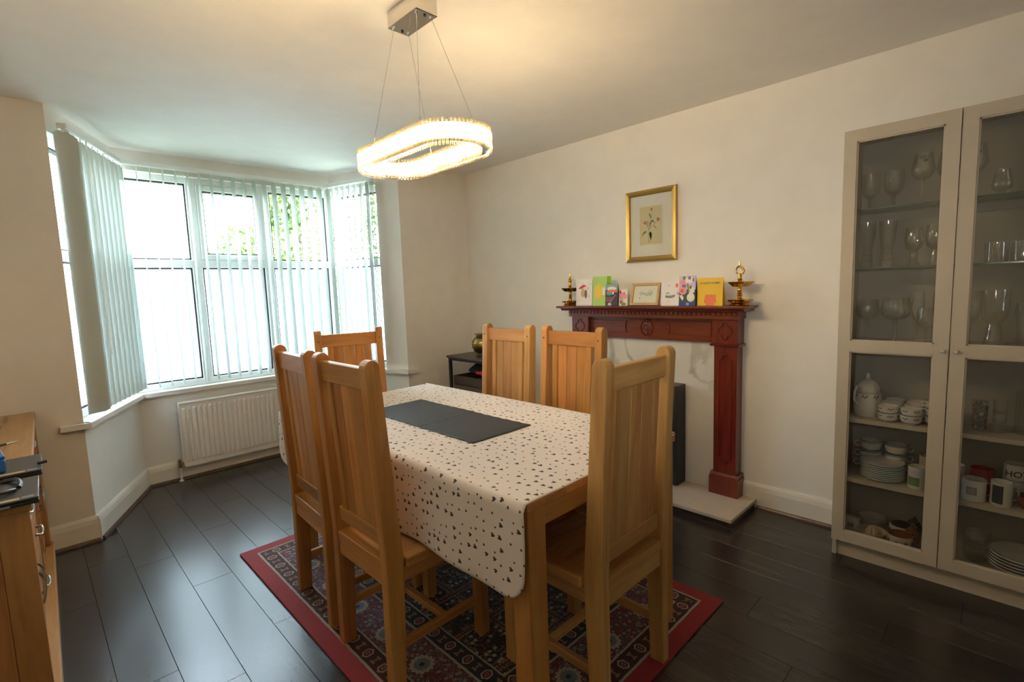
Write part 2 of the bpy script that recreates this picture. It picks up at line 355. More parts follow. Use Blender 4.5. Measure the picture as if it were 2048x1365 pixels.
RX, RY = 0.655, 1.01
def rug_mat():
    m, n, l, b = newmat('persian_rug_weave'); X.n = n; X.l = l
    tc = n.new('ShaderNodeTexCoord'); sp = n.new('ShaderNodeSeparateXYZ'); l.new(tc.outputs['Object'], sp.inputs[0])
    nz = n.new('ShaderNodeTexNoise'); nz.inputs['Scale'].default_value = 40; l.new(tc.outputs['Object'], nz.inputs['Vector'])
    x, y = X(sp.outputs[0]), X(sp.outputs[1]); jit = (X(nz.outputs[0])-0.5)*0.006
    x = x+jit; y = y+jit
    dx = RX-x.abs(); dy = RY-y.abs(); d = dx.mn(dy)
    side = dx.lt(dy)
    along = side*y+(1.0-side)*x
    red, cream, maroon, navy, blue, tan = (0.27,0.012,0.016), (0.36,0.31,0.24), (0.10,0.012,0.016), (0.015,0.017,0.026), (0.13,0.16,0.19), (0.24,0.15,0.08)
    def hexring(period, cen, sx, sy, off=0.0):
        a = ((along/period+off).fr()-0.5)*period; c_ = d-cen
        h = (a.abs()/sx*0.5+c_.abs()/sy).mx(a.abs()/sx)
        return h
    def vor(sc, rand=1.0):
        vo = n.new('ShaderNodeTexVoronoi'); vo.voronoi_dimensions = '2D'; vo.inputs['Scale'].default_value = sc; vo.inputs['Randomness'].default_value = rand; l.new(tc.outputs['Object'], vo.inputs['Vector'])
        sc_ = n.new('ShaderNodeSeparateColor'); l.new(vo.outputs['Color'], sc_.inputs[0])
        return X(vo.outputs['Distance']), X(sc_.outputs[0]), X(sc_.outputs[1])
    def noise(sc, det=3, dist=0.0):
        q = n.new('ShaderNodeTexNoise'); q.inputs['Scale'].default_value = sc; q.inputs['Detail'].default_value = det; q.inputs['Distortion'].default_value = dist; l.new(tc.outputs['Object'], q.inputs['Vector']); return X(q.outputs[0])
    # field: compartments of navy with tan branches and pale blossoms
    vine = (noise(16, 2, 1.5)-0.5).abs().lt(0.022)
    vd, vc, vc2 = vor(34)
    bl = vd.lt(0.28)
    col = cmix(vine, navy, tan)
    pick = cmix(vc.gt(0.5), blue, maroon); pick = cmix(vc2.gt(0.72), pick, cream)
    col = cmix(bl*vc2.gt(0.35), col, pick)
    gx = ((x/0.19+0.5).fr()-0.5).abs()*0.19; gy = ((y/0.235+0.5).fr()-0.5).abs()*0.235
    g = (0.095-gx).mn(0.1175-gy)
    ring = g.lt(0.016); col = cmix(ring, col, tan); dots = vor(70, 0.4)[0].lt(0.33); col = cmix(ring*dots, col, maroon); col = cmix(g.lt(0.003), col, navy)
    F = col
    # main border: rosettes on maroon with small flowers
    per = 0.245
    a = ((along/per).fr()-0.5)*per; c_ = d-0.215; rr = (a*a+c_*c_).sqrt(); th = X.op('ARCTAN2', c_, a)
    sc_ = X.op('SINE', th*14.0)*0.0035
    mb = cmix(((noise(30, 2, 2.0)-0.5).abs()).lt(0.03), maroon, blue)
    vd, vc, vc2 = vor(42)
    mb = cmix(vd.lt(0.26), mb, cmix(vc.gt(0.55), cream, (0.25,0.03,0.05)))
    mb = cmix(vd.lt(0.12), mb, navy)
    mb = cmix((rr-sc_).lt(0.050), mb, maroon); mb = cmix((rr-sc_).band(0.028, 0.046), mb, cream); mb = cmix(rr.lt(0.028), mb, blue); mb = cmix(rr.lt(0.010), mb, navy)
    # guards
    def guard(cen, per, ground):
        h = hexring(per, cen, 0.019, 0.026)
        q = cmix(h.lt(1.0), ground, cream); q = cmix(h.lt(0.74), q, maroon); q = cmix(h.lt(0.40), q, tan); q = cmix(h.lt(0.2), q, maroon)
        h2 = hexring(per, cen, 0.011, 0.020, 0.5); a2 = ((along/per+0.5).fr()-0.5)*per; e = (d-cen).abs()
        cross = (a2.abs().lt(0.004)*e.lt(0.018)+e.band(0.010, 0.018)*a2.abs().lt(0.012)).mn(1.0)
        return cmix(cross, q, tan)
    G1 = guard(0.108, 0.112, (0.05, 0.008, 0.012)); G2 = guard(0.345, 0.105, navy)
    c = cmix(d.lt(0.385), F, cream); c = cmix(d.lt(0.378), c, G2); c = cmix(d.lt(0.312), c, cream); c = cmix(d.lt(0.302), c, mb)
    c = cmix(d.lt(0.150), c, cream); c = cmix(d.lt(0.142), c, G1); c = cmix(d.lt(0.076), c, cream); c = cmix(d.lt(0.066), c, red)
    l.new(c.s, b.inputs['Base Color']); b.inputs['Roughness'].default_value = 0.85; b.inputs['Sheen Weight'].default_value = 0.1
    bp = n.new('ShaderNodeBump'); bp.inputs['Strength'].default_value = 0.5; bp.inputs['Distance'].default_value = 0.002; q = noise(500, 1); l.new(q.s, bp.inputs['Height']); l.new(bp.outputs[0], b.inputs['Normal'])
    return m
M['rug'] = rug_mat()

def emis(name, col, st):
    m = bpy.data.materials.new(name); m.use_nodes = True; n = m.node_tree.nodes; l = m.node_tree.links
    n.remove(n['Principled BSDF']); e = n.new('ShaderNodeEmission'); e.inputs[0].default_value = (*col, 1); e.inputs[1].default_value = st; l.new(e.outputs[0], n['Material Output'].inputs[0]); return m
LED_STRENGTH = 76.0
M['led'] = emis('warm_led', (1.0, 0.78, 0.47), LED_STRENGTH)
M['crystal'] = thin('crystal', (0.86, 0.80, 0.68), 0.15, 0.08, 0.7, (0.9, 0.80, 0.58), 0.04)

# ------------------------------------------------------------------ setting
AX, BY, ZC = 3.054, 3.675, 2.424
XL, XR = 0.19, 2.332            # edges of the bay opening
P0, P1, P2, P3 = (0.19, 3.675), (0.54, 4.437), (2.09, 4.437), (2.332, 3.675)
BACK, LEFT = -1.25, -0.50
# floor slab and separate laminate boards
fl_ = struct(MB().box(LEFT-.15, AX+.15, BACK-.15, 4.6, -0.10, -0.012), 'floor', M['plank'])
pw = 0.170; x = 0.285-5*pw; k = 0
plank_mesh = {}
def plank(x0, x1, y0, y1):
    w, L_ = x1-x0-0.0012, y1-y0-0.0012; key = (round(w, 4), round(L_, 4))
    if key not in plank_mesh:
        plank_mesh[key] = MB().box(-w/2, w/2, -L_/2, L_/2, -0.012, 0.0).mesh('floor_board', M['plank'], bevel=0.0007)
    o = bpy.data.objects.new('floor_board', plank_mesh[key]); C.objects.link(o); o.parent = fl_; o.location = ((x0+x1)/2, (y0+y1)/2, 0)
offs = [0.55, 1.0, 0.2, 0.75, 1.17, 0.97, 0.55, 1.17, 0.35, 0.8]
i = 0
while x < AX:
    x0, x1 = max(x, LEFT), min(x+pw, AX)
    y = BACK-1.4+offs[i % 10]; 
    ymax = 4.437 if (x0 > 0.15 and x1 < 2.36) else BY
    while y < ymax:
        y0, y1 = max(y, BACK), min(y+1.2, ymax)
        if y1-y0 > 0.01 and x1-x0 > 0.005: plank(x0, x1, y0, y1)
        y += 1.2
    x += pw; i += 1
struct(MB().prism([(LEFT-.15, BACK-.15), (AX+.15, BACK-.15), (AX+.15, 3.8), (2.45, 3.8), (2.25, 4.62), (0.40, 4.62), (0.0, 3.8), (LEFT-.15, 3.8)], 'z', ZC, ZC+.12), 'ceiling', M['ceiling'])
struct(MB().box(AX, AX+.15, BACK-.15, BY+.2, 0, ZC), 'wall_right', M['wall'])
struct(MB().box(LEFT-.15, LEFT, BACK-.15, BY+.2, 0, ZC), 'wall_left', M['wall_cream'])
struct(MB().box(LEFT, AX, BACK-.15, BACK, 0, ZC), 'wall_back', M['wall_cream'])
struct(MB().prism([(LEFT, BY), (XL, BY), (XL-.075, BY+.035), (XL-.075, BY+.2), (LEFT, BY+.2)], 'z', 0, ZC), 'wall_far_left', M['wall_cream'])
struct(MB().box(XR, AX, BY, BY+.2, 0, ZC), 'wall_far_right', M['wall'])
SILL = 0.695; WTOP = 2.285
def off(p, nx, ny, d): return (p[0]+nx*d, p[1]+ny*d)
def seg(p, q):
    dx, dy = q[0]-p[0], q[1]-p[1]; L_ = math.hypot(dx, dy); ux, uy = dx/L_, dy/L_
    return (ux, uy, -uy, ux, L_)     # direction and outward normal (left of travel)
def wbox(mb, p, q, u0, u1, n0, n1, z0, z1, m=0):
    ux, uy, nx, ny, L_ = seg(p, q)
    c = [(p[0]+ux*u+nx*w, p[1]+uy*u+ny*w) for u, w in ((u0, n0), (u1, n0), (u1, n1), (u0, n1))]
    return mb.hexa([(*a, z0) for a in c]+[(*a, z1) for a in c], m)
segs = {'left': (P0, P1), 'centre': (P1, P2), 'right': (P2, P3)}
LN = {k: seg(*v)[4] for k, v in segs.items()}
for k, (p, q) in segs.items():
    e0 = 0.0 if k == 'left' else -0.05; e1 = LN[k] if k == 'right' else LN[k]+0.05
    mb = MB(); wbox(mb, p, q, 0 if k == 'left' else 0, LN[k], 0, 0.14, 0, SILL-.03)
    if k == 'centre': wbox(mb, p, q, -.06, 0, .02, 0.14, 0, SILL-.03); wbox(mb, p, q, LN[k], LN[k]+.06, .02, 0.14, 0, SILL-.03)
    struct(mb, 'wall_bay_'+k, M['wall'])
    mb = MB(); wbox(mb, p, q, 0, LN[k], 0.0, 0.16, WTOP, ZC)
    if k == 'centre': wbox(mb, p, q, -.06, 0, .02, 0.16, WTOP, ZC); wbox(mb, p, q, LN[k], LN[k]+.06, .02, 0.16, WTOP, ZC)
    struct(mb, 'wall_bay_head_'+k, M['wall'])
# plastered jamb of the right splay
J = 0.245
mb = MB(); wbox(mb, P2, P3, LN['right']-J, LN['right'], 0, 0.16, SILL-.03, WTOP); struct(mb, 'wall_bay_jamb_right', M['wall'])
# sill board with horns lapping on to both piers
def line_off(p, q, d):
    ux, uy, nx, ny, L_ = seg(p, q); return (p[0]+nx*d, p[1]+ny*d), (ux, uy)
def meet(a, b):
    (p, u), (q, v) = a, b; det = u[0]*(-v[1])+v[0]*u[1]
    t = ((q[0]-p[0])*(-v[1])+v[0]*(q[1]-p[1]))/det; return (p[0]+u[0]*t, p[1]+u[1]*t)
fr = -0.045; bk = 0.13
a, b_, c_ = line_off(P0, P1, fr), line_off(P1, P2, fr), line_off(P2, P3, fr)
A, B_, C_ = line_off(P0, P1, bk), line_off(P1, P2, bk), line_off(P2, P3, bk)
far = ((0, BY-0.045), (1, 0))
ml, mr = meet(far, a), meet(c_, far); up = ((0, BY+.05), (1, 0)); AL, CR = meet(A, up), meet(C_, up)
sq = MB()
for quad in ([ml, meet(a, b_), meet(A, B_), AL], [meet(a, b_), meet(b_, c_), meet(B_, C_), meet(A, B_)], [meet(b_, c_), mr, CR, meet(B_, C_)],
             [(XL-.10, BY-.045), ml, (XL+.02, BY-.0005), (XL-.10, BY-.0005)], [mr, (XR+.075, BY-.045), (XR+.075, BY-.0005), (XR-.02, BY-.0005)]):
    sq.prism(quad, 'z', SILL-.03, SILL)
struct(sq, 'trim_1', M['gloss_white'])
# skirting and walnut beading along every wall in view
def skirting(name, p, q, ext0=0, ext1=0):
    ux, uy, nx, ny, L_ = seg(p, q)
    prof = [(0, 0), (0, .145), (-.010, .145), (-.016, .130), (-.020, .105), (-.020, 0)]
    vs_ = []; 
    for u in (-ext0, L_+ext1):
        for w, z in prof:
            e = 0
            vs_.append((p[0]+ux*u+nx*w, p[1]+uy*u+ny*w, z))
    n_ = len(prof); fs = [tuple(range(n_)), tuple(range(n_, 2*n_))]+[(i, (i+1) % n_, n_+(i+1) % n_, n_+i) for i in range(n_)]
    struct(MB().add(vs_, fs), 'baseboard_'+name, M['gloss_white'])
skirting('far_left', (LEFT, BY), (XL+.006, BY)); skirting('bay_left', P0, P1); skirting('bay_centre', P1, P2); skirting('bay_right', P2, P3)
skirting('far_right', (XR, BY), (AX, BY)); skirting('right', (AX, BY), (AX, BACK))
def bead(i, p, q):
    ux, uy, nx, ny, L_ = seg(p, q); vs_ = []
    prof = [(-.020, 0), (-.020, .018), (-.028, .016), (-.034, .008), (-.036, 0)]
    for u in (0, L_):
        for w, z in prof: vs_.append((p[0]+ux*u+nx*w, p[1]+uy*u+ny*w, z))
    n_ = 5; fs = [tuple(range(n_)), tuple(range(n_, 2*n_))]+[(i_, (i_+1) % n_, n_+(i_+1) % n_, n_+i_) for i_ in range(n_)]
    struct(MB().add(vs_, fs), 'trim_%d' % i, M['bead'])
bead(2, (LEFT, BY), (XL+.01, BY)); bead(3, P0, P1); bead(4, P1, P2); bead(5, P2, P3); bead(6, (XR, BY), (AX, BY)); bead(7, (AX, 1.05), (AX, BACK)); bead(8, (AX, BY), (AX, 2.47))

# windows: frame members, sashes with gaskets, panes
def window(name, p, q, u_lo, u_hi, cols, n0=0.055, ZT=WTOP, ZB=SILL):
    """cols: list of (u0,u1,opening_sash_above)"""
    d0, d1 = n0, n0+0.06
    W = MB(); wbox(W, p, q, u_lo, u_hi, d0, d1, ZT-.045, ZT); wbox(W, p, q, u_lo, u_hi, d0, d1, ZB, ZB+.05)
    wbox(W, p, q, u_lo, u_hi, d0-.006, d1, 1.607, 1.668)
    es = [u_lo]+[c for cc in cols for c in cc[:2]]+[u_hi]
    for i in range(0, len(es), 2): wbox(W, p, q, es[i], es[i+1], d0-.004, d1, ZB, ZT)
    root = struct(W, name, M['upvc'], bevel=0.004)
    for (u0, u1, sash) in cols:
        # lower frosted pane
        G = MB(); g = .010
        for a0, a1, b0, b1 in ((u0, u0+g, ZB+.05, 1.607), (u1-g, u1, ZB+.05, 1.607), (u0, u1, ZB+.05, ZB+.05+g), (u0, u1, 1.607-g, 1.607)): wbox(G, p, q, a0, a1, d0+.012, d1-.01, b0, b1)
        G.build('gasket', M['gasket'], root)
        F = MB(); wbox(F, p, q, u0, u1, d0+.026, d0+.032, ZB+.05, 1.607); F.build('frosted_pane', M['frost'], root)
        z0, z1 = 1.668, ZT-.045
        if sash:
            s = .042; S = MB()
            for a0, a1, b0, b1 in ((u0, u0+s, z0, z1), (u1-s, u1, z0, z1), (u0+s, u1-s, z0, z0+s), (u0+s, u1-s, z1-s, z1)): wbox(S, p, q, a0, a1, d0-.014, d1-.01, b0, b1)
            so = S.build('sash', M['upvc'], root, bevel=0.004)
            H = MB(); uc = (u0+u1)/2; wbox(H, p, q, uc-.012, uc+.012, d0-.03, d0-.014, z0+.006, z0+.03); wbox(H, p, q, uc-.055, uc+.012, d0-.038, d0-.026, z0+.012, z0+.026)
            H.build('handle', M['upvc'], so, bevel=0.002)
            u0, u1, z0, z1 = u0+s, u1-s, z0+s, z1-s
        G = MB()
        for a0, a1, b0, b1 in ((u0, u0+g, z0, z1), (u1-g, u1, z0, z1), (u0, u1, z0, z0+g), (u0, u1, z1-g, z1)): wbox(G, p, q, a0, a1, d0+.010, d1-.01, b0, b1)
        G.build('gasket', M['gasket'], root)
        F = MB(); wbox(F, p, q, u0, u1, d0+.026, d0+.031, z0, z1); F.build('clear_pane', M['winglass'], root)
    return root
window('window_1', P0, P1, 0.0, LN['left']+.03, [(0.05, LN['left']-.03, False)])
window('window_2', P1, P2, -0.035, LN['centre']+.035, [(0.02, 0.437, False), (0.505, 0.968, True), (1.04, 1.525, False)])
window('window_3', P2, P3, -.03, LN['right']-J, [(0.04, LN['right']-J-.04, False)])

# ------------------------------------------------------------------ outside
ext = struct(MB().box(-20, 40, 4.9, 60, -0.5, -0.3), 'floor_garden', plain('garden_grass', (0.08, 0.11, 0.05), 0.9))
tag(ext, 'garden ground outside the bay window', 'ground')
leafm = bpy.data.materials.new('leaf'); leafm.use_nodes = True
_b = leafm.node_tree.nodes['Principled BSDF']; _b.inputs['Roughness'].default_value = 0.6
_nz = leafm.node_tree.nodes.new('ShaderNodeTexNoise'); _nz.inputs['Scale'].default_value = 1.3; _r = leafm.node_tree.nodes.new('ShaderNodeValToRGB')
_tc2 = leafm.node_tree.nodes.new('ShaderNodeTexCoord'); leafm.node_tree.links.new(_tc2.outputs['Object'], _nz.inputs['Vector'])
_r.color_ramp.elements[0].color = (0.05, 0.11, 0.02, 1); _r.color_ramp.elements[0].position = 0.35; _r.color_ramp.elements[1].color = (0.16, 0.22, 0.05, 1); _r.color_ramp.elements[1].position = 0.65
leafm.node_tree.links.new(_nz.outputs[0], _r.inputs[0]); leafm.node_tree.links.new(_r.outputs[0], _b.inputs['Base Color'])
barkm = plain('bark', (0.09, 0.06, 0.04), 0.9)
def tree(loc, blobs, trunk_h, label, nleaf):
    t = thing('garden_tree', label, 'tree', loc, 0, 'trees outside the bay window')
    T = MB().tube([(0, 0, -.3), (0.05, 0, trunk_h*.5), (0, .05, trunk_h), (0.1, 0, trunk_h*1.5)], [.16, .13, .1, .04], 8)
    for bx_, by_, bz_, br in blobs: T.tube([(0, 0, trunk_h*.8), (bx_*.5, by_*.5, (trunk_h+bz_)/2), (bx_, by_, bz_)], [.07, .05, .02], 6)
    T.build('trunk', barkm, t, smooth=True)
    Lm = MB(); rg = random.Random(int(loc[0]*100))
    for _ in range(nleaf):
        bx_, by_, bz_, br = rg.choice(blobs)
        dv = Vector((rg.gauss(0, 1), rg.gauss(0, 1), rg.gauss(0, 1))).normalized()*br*(rg.random()**0.4)
        c = Vector((bx_, by_, bz_))+dv; s = rg.uniform(.05, .11)
        a = Vector((rg.gauss(0, 1), rg.gauss(0, 1), rg.gauss(0, 1))).normalized(); b2 = a.cross(Vector((rg.gauss(0, 1), rg.gauss(0, 1), rg.gauss(0, 1)))).normalized()
        Lm.add([c-a*s, c+b2*s*.5, c+a*s, c-b2*s*.5], [(0, 1, 2, 3)])
    o = Lm.build('foliage', leafm, t); o['kind'] = 'stuff'
tree((6.2, 14.0, -.3), [(-1.2, 0, 2.6, 1.2), (0.0, .4, 3.2, 1.5), (-.4, 0, 1.2, 1.3), (1.4, .5, 2.5, 1.5), (1.0, 0, 4.0, 1.0), (-.9, 0, 4.0, .7)], 2.0, 'bushy green tree behind the right-hand panes of the bay', 9000)
tree((5.2, 18.0, -.3), [(0, 0, 2.4, 1.2), (.3, 0, 3.3, .8), (-.3, .2, 1.6, 1.0), (.7, 0, 2.2, 1.0)], 1.6, 'smaller green tree behind the top-hung sash of the bay', 4000)
hs_ = thing('neighbouring_house', 'pale neighbouring house roof with chimneys seen through the top left pane', 'house', (4.6, 27, -.3))
pale = plain('pale_render', (0.7, 0.68, 0.66), 0.9)
MB().box(-5, 1.4, 0, 6, 0, 2.6).build('wall', pale, hs_)
MB().prism([(-.3, 2.6), (6.3, 2.6), (3, 3.35)], 'x', -5.2, 1.6).build('roof', plain('roof_tiles', (0.42, 0.38, 0.36), 0.9), hs_)
for cx in (-1.45, -0.75): MB().box(cx-.16, cx+.16, .9, 1.4, 2.7, 3.75).box(cx-.2, cx+.2, .85, 1.45, 3.7, 3.8).build('chimney', plain('chimney_brick', (0.35, 0.30, 0.30), 0.9), hs_)

# ------------------------------------------------------------------ vertical blinds
def blind(label, p, q, u0, u1, us, w, ang, n_in=0.055, rail=(None, None), zb=0.735, chain=None):
    ux, uy, nx, ny, L_ = seg(p, q)
    t = thing('vertical_blind', label, 'blind', (p[0]+ux*u0-nx*n_in, p[1]+uy*u0-ny*n_in, 0), math.atan2(uy, ux), 'vertical blinds round the bay')
    ZR = 2.338
    MB().box(0, u1-u0, -.022, .022, ZR-.03, ZR).build('headrail', M['upvc'], t, bevel=0.003)
    me = {}
    for i, u in enumerate(us):
        a = ang(i) if callable(ang) else ang; ww = w
        key = round(ww, 3)
        if key not in me:
            # a gently curved fabric louvre
            n_ = 6; pts = [(-ww/2+ww*k/n_, .004*(1-(2*k/n_-1)**2)) for k in range(n_+1)]
            S = MB(); vs_ = [(a_, b_, z) for z in (zb, zb+.03, ZR-.055, ZR-.04) for a_, b_ in pts]
            # shoulders narrow toward the hanger
            vs_ = [(x_*(0.45 if (j//(n_+1)) == 3 else 1), y_, z_) for j, (x_, y_, z_) in enumerate(vs_)]
            fs = [(r*(n_+1)+k, r*(n_+1)+k+1, (r+1)*(n_+1)+k+1, (r+1)*(n_+1)+k) for r in range(3) for k in range(n_)]
            me[key] = S.add(vs_, fs).mesh('slat', M['blind'], smooth=True)
            me['h'] = MB().box(-.006, .006, -.002, .002, ZR-.045, ZR-.03).mesh('hanger', M['upvc'])
            me['w'] = MB().box(-.012, .012, -.003, .005, zb+.004, zb+.020).mesh('weight', M['steel'])
        o = bpy.data.objects.new('slat', me[key]); C.objects.link(o); o.parent = t; o.location = (u-u0, 0, 0); o.rotation_euler = (0, 0, a)
        h = bpy.data.objects.new('hanger', me['h']); C.objects.link(h); h.parent = o
    if chain: 
        cu, z0 = chain; MB().tube([(cu, -.03, ZR-.03), (cu-.004, -.035, 1.6), (cu, -.03, z0), (cu+.012, -.03, z0), (cu+.016, -.035, 1.6), (cu+.012, -.03, ZR-.03)], .0022, 6).build('chain', M['upvc'], t)
    return t
R = math.radians
blind('pale vertical blind turned closed over the left splay of the bay', P0, P1, 0.03, LN['left']-.06, [0.040, 0.058, 0.078, 0.10]+[0.165+0.077*i for i in range(9)], 0.089, lambda i: R(-42) if i < 4 else R(-14), chain=(0.20, 1.05))
blind('white vertical blind with slats turned open across the centre of the bay', P1, P2, 0.035, LN['centre']-.035, [0.055+0.0765*i for i in range(20)], 0.089, lambda i: R(84+i*0.75))
blind('white vertical blind with slats turned open over the right splay of the bay', P2, P3, 0.05, LN['right']-J+.02, [0.05+0.066*i for i in range(8)]+[0.545, 0.56, 0.575], 0.089, lambda i: R(-67) if i < 8 else R(-50))

# ------------------------------------------------------------------ radiator
rad = thing('radiator', 'white ribbed panel radiator below the bay window', 'radiator', (0.768, 4.35, 0))
RW, RZ0, RZ1 = 1.15, 0.105, 0.600
S = MB(); nr = 33; pitch = RW/nr
prof = []
for i in range(nr):
    u = i*pitch; prof += [(u, 0.0), (u+pitch*.30, 0.0), (u+pitch*.42, -.008), (u+pitch*.88, -.008)]
prof.append((RW, 0.0))
vs_ = []
for z, fl2 in ((RZ0, 0), (RZ0+.035, 0), (RZ0+.05, 1), (RZ1-.055, 1), (RZ1-.04, 0), (RZ1-.004, 0)):
    for (u, y_) in prof: vs_.append((u, y_*fl2, z))
n_ = len(prof); fs = [(r*n_+k, r*n_+k+1, (r+1)*n_+k+1, (r+1)*n_+k) for r in range(5) for k in range(n_-1)]
S.add(vs_, fs); S.box(0, RW, .002, .014, RZ0, RZ1-.01)
S.build('front_panel', M['radiator'], rad)
MB().box(-.002, RW+.002, -.006, .06, RZ1-.012, RZ1).build('top_grille', M['radiator'], rad, bevel=0.003)
for u in (-.002, RW): MB().box(u-.001, u+.003, -.004, .058, RZ0+.01, RZ1-.004).build('side_panel', M['radiator'], rad)
MB().box(0.02, RW-.02, .045, .058, RZ0, RZ1-.012).build('rear_panel', M['radiator'], rad)
v = MB().tube([(0.0, .03, .135), (-.028, .03, .135)], .009, 10).tube([(-.028, .03, .105), (-.028, .03, .165)], .012, 12); v.build('valve', M['brass_dull'], rad, smooth=True)
MB().tube([(-.028, .03, .0), (-.028, .03, .105)], .0075, 10).build('pipe', M['gloss_white'], rad, smooth=True)
MB().lathe([(.008, .001), (.016, .001), (.016, .006), (.008, .008)], 14, (-.028, .03, 0)).build('pipe_collar', M['gloss_white'], rad, smooth=True)

# ------------------------------------------------------------------ rug
rug = MB().box(-RX, RX, -RY, RY, 0.0005, 0.010).build('patterned_rug', M['rug'], bevel=0.002, loc=(1.355, 1.833, 0))
tag(rug, 'red and navy patterned rug with a plain red edge under the dining table', 'rug')

# ------------------------------------------------------------------ table
T0 = 0.010
tb = thing('dining_table', 'oak dining table standing on the patterned rug', 'table', (1.3495, 1.778, T0))
hx, hy = 0.4165, 0.862
MB().box(-hx, hx, -hy, hy, .750-T0, .775-T0).build('tabletop', M['oak_y'], tb, bevel=0.003, seg=2)
for sx in (-1, 1):
    for sy in (-1, 1):
        x0, x1 = sorted((sx*(hx-.006), sx*(hx-.078))); y0, y1 = sorted((sy*(hy-.006), sy*(hy-.078)))
        MB().box(x0, x1, y0, y1, 0, .750-T0).build('leg', M['oak_z'], tb, bevel=0.004, seg=2)
for sy in (-1, 1):
    y0, y1 = sorted((sy*(hy-.010), sy*(hy-.032))); MB().box(-hx+.078, hx-.078, y0, y1, .685-T0, .750-T0).build('apron', M['oak_x'], tb, bevel=0.002)
for sx in (-1, 1):
    x0, x1 = sorted((sx*(hx-.010), sx*(hx-.032))); MB().box(x0, x1, -hy+.078, hy-.078, .685-T0, .750-T0).build('apron', M['oak_y'], tb, bevel=0.002)

# tablecloth: flat sheet (s across, t along) folded over both long edges, one rounded drop each side
def cloth():
    tx0, tx1, ty0, ty1, zt = 0.933, 1.850, 0.917, 2.640, 0.7765
    sl, sr = -0.300, (tx1-tx0)+0.262; t1 = 1.80
    NS, NT = 120, 150; vs_ = []; uvs = []; fs = []
    rb = 0.012
    for i in range(NS+1):
        s = sl+(sr-sl)*i/NS
        d = max(-s, s-(tx1-tx0), 0)          # how far down the drop
        full = 0.300 if s < 0 else 0.262
        rc = 0.085; over = max(0, d-(full-rc)); ins = rc-math.sqrt(max(0, rc*rc-over*over))
        ins = min(ins, rc)
        ta = (0.0 if s < 0.5 else 0.02+0.03*min(1, d/0.05))+ins; tbb = t1-ins
        for j in range(NT+1):
            t = ta+(tbb-ta)*j/NT
            if d <= 0: x_ = tx0+s; z = zt
            else:
                side = -1 if s < 0 else 1; ex = tx0 if s < 0 else tx1
                q = d
                if q < rb*PI/2: a_ = q/rb; x_ = ex+side*(rb*math.sin(a_)); z = zt-rb*(1-math.cos(a_))
                else:
                    q -= rb*PI/2; wv = q/0.3
                    ripple = (0.006*math.sin(t*7.3+0.6)+0.005*math.sin(t*17+1.9))*wv
                    x_ = ex+side*(rb+0.006*wv*wv+0.006+ripple); z = zt-rb-q*0.985
            over_t = t-(ty1-ty0)
            if over_t > 0 and d <= 0.0:
                e = min(1, min(s, (tx1-tx0)-s)/0.16); y_ = ty1+over_t*(1-0.55*e); z -= (over_t**1.0)*0.75*e+0.0
                z -= 0.02*(1-e)*over_t/0.07
            else: y_ = ty0+t-(0.006*math.sin(min(1, d/0.3)*3.0)*(1-min(1, t/0.2)) if d > 0 else 0)
            z += 0.0008*math.sin(t*23+s*9)*math.sin(s*31) if d <= 0 and over_t < 0 else 0
            
            if s > 0.72:
                bul = 0.042*(1-min(1, max(0, (t-0.06))/0.42))**2; kk = min(1, (s-0.72)/0.197)
                x_ -= bul*kk
                if d <= 0: z -= 0.012*max(0, (x_-1.765)/0.085)**1.5 if x_ > 1.765 else 0
                else: z -= 0.012
            vs_.append((x_-1.405, y_-1.778, z-0.775)); uvs.append((s, t))
    for i in range(NS):
        for j in range(NT): fs.append((i*(NT+1)+j, i*(NT+1)+j+1, (i+1)*(NT+1)+j+1, (i+1)*(NT+1)+j))
    me = bpy.data.meshes.new('tablecloth'); me.from_pydata(vs_, [], fs); ul = me.uv_layers.new(name='UVMap')
    for lp in me.loops: ul.data[lp.index].uv = uvs[lp.vertex_index]
    me.materials.append(M['hearts']); me.polygons.foreach_set('use_smooth', [True]*len(me.polygons))
    o = bpy.data.objects.new('tablecloth', me); C.objects.link(o); o.location = (1.405, 1.778, 0.775)
    sm = o.modifiers.new('thickness', 'SOLIDIFY'); sm.thickness = 0.0012; sm.offset = 1
    tag(o, 'cream tablecloth printed with small black hearts over the dining table', 'tablecloth')
cloth()
def runner():
    W, L_ = 0.325, 0.822; n1, n2 = 24, 60; vs_ = []; fs = []
    for i in range(n1+1):
        for j in range(n2+1):
            u, v_ = i/n1, j/n2; e = 0.0025*math.sin(v_*PI*26) if i in (0, n1) else 0
            z = 0.0012+0.0010*math.sin(v_*PI*4+u)+0.0022*math.exp(-((v_-0.47)/0.012)**2)
            vs_.append((-W/2+W*u+(e if i == n1 else -e), -L_/2+L_*v_, max(z, 0.0004)))
    for i in range(n1):
        for j in range(n2): fs.append((i*(n2+1)+j, i*(n2+1)+j+1, (i+1)*(n2+1)+j+1, (i+1)*(n2+1)+j))
    o = MB().add(vs_, fs).build('table_runner', M['runner'], smooth=True, loc=(1.343, 1.851, 0.7785))
    sm = o.modifiers.new('thickness', 'SOLIDIFY'); sm.thickness = 0.002; sm.offset = 1
    tag(o, 'charcoal ribbed table runner lying on the heart-print tablecloth', 'runner')
runner()

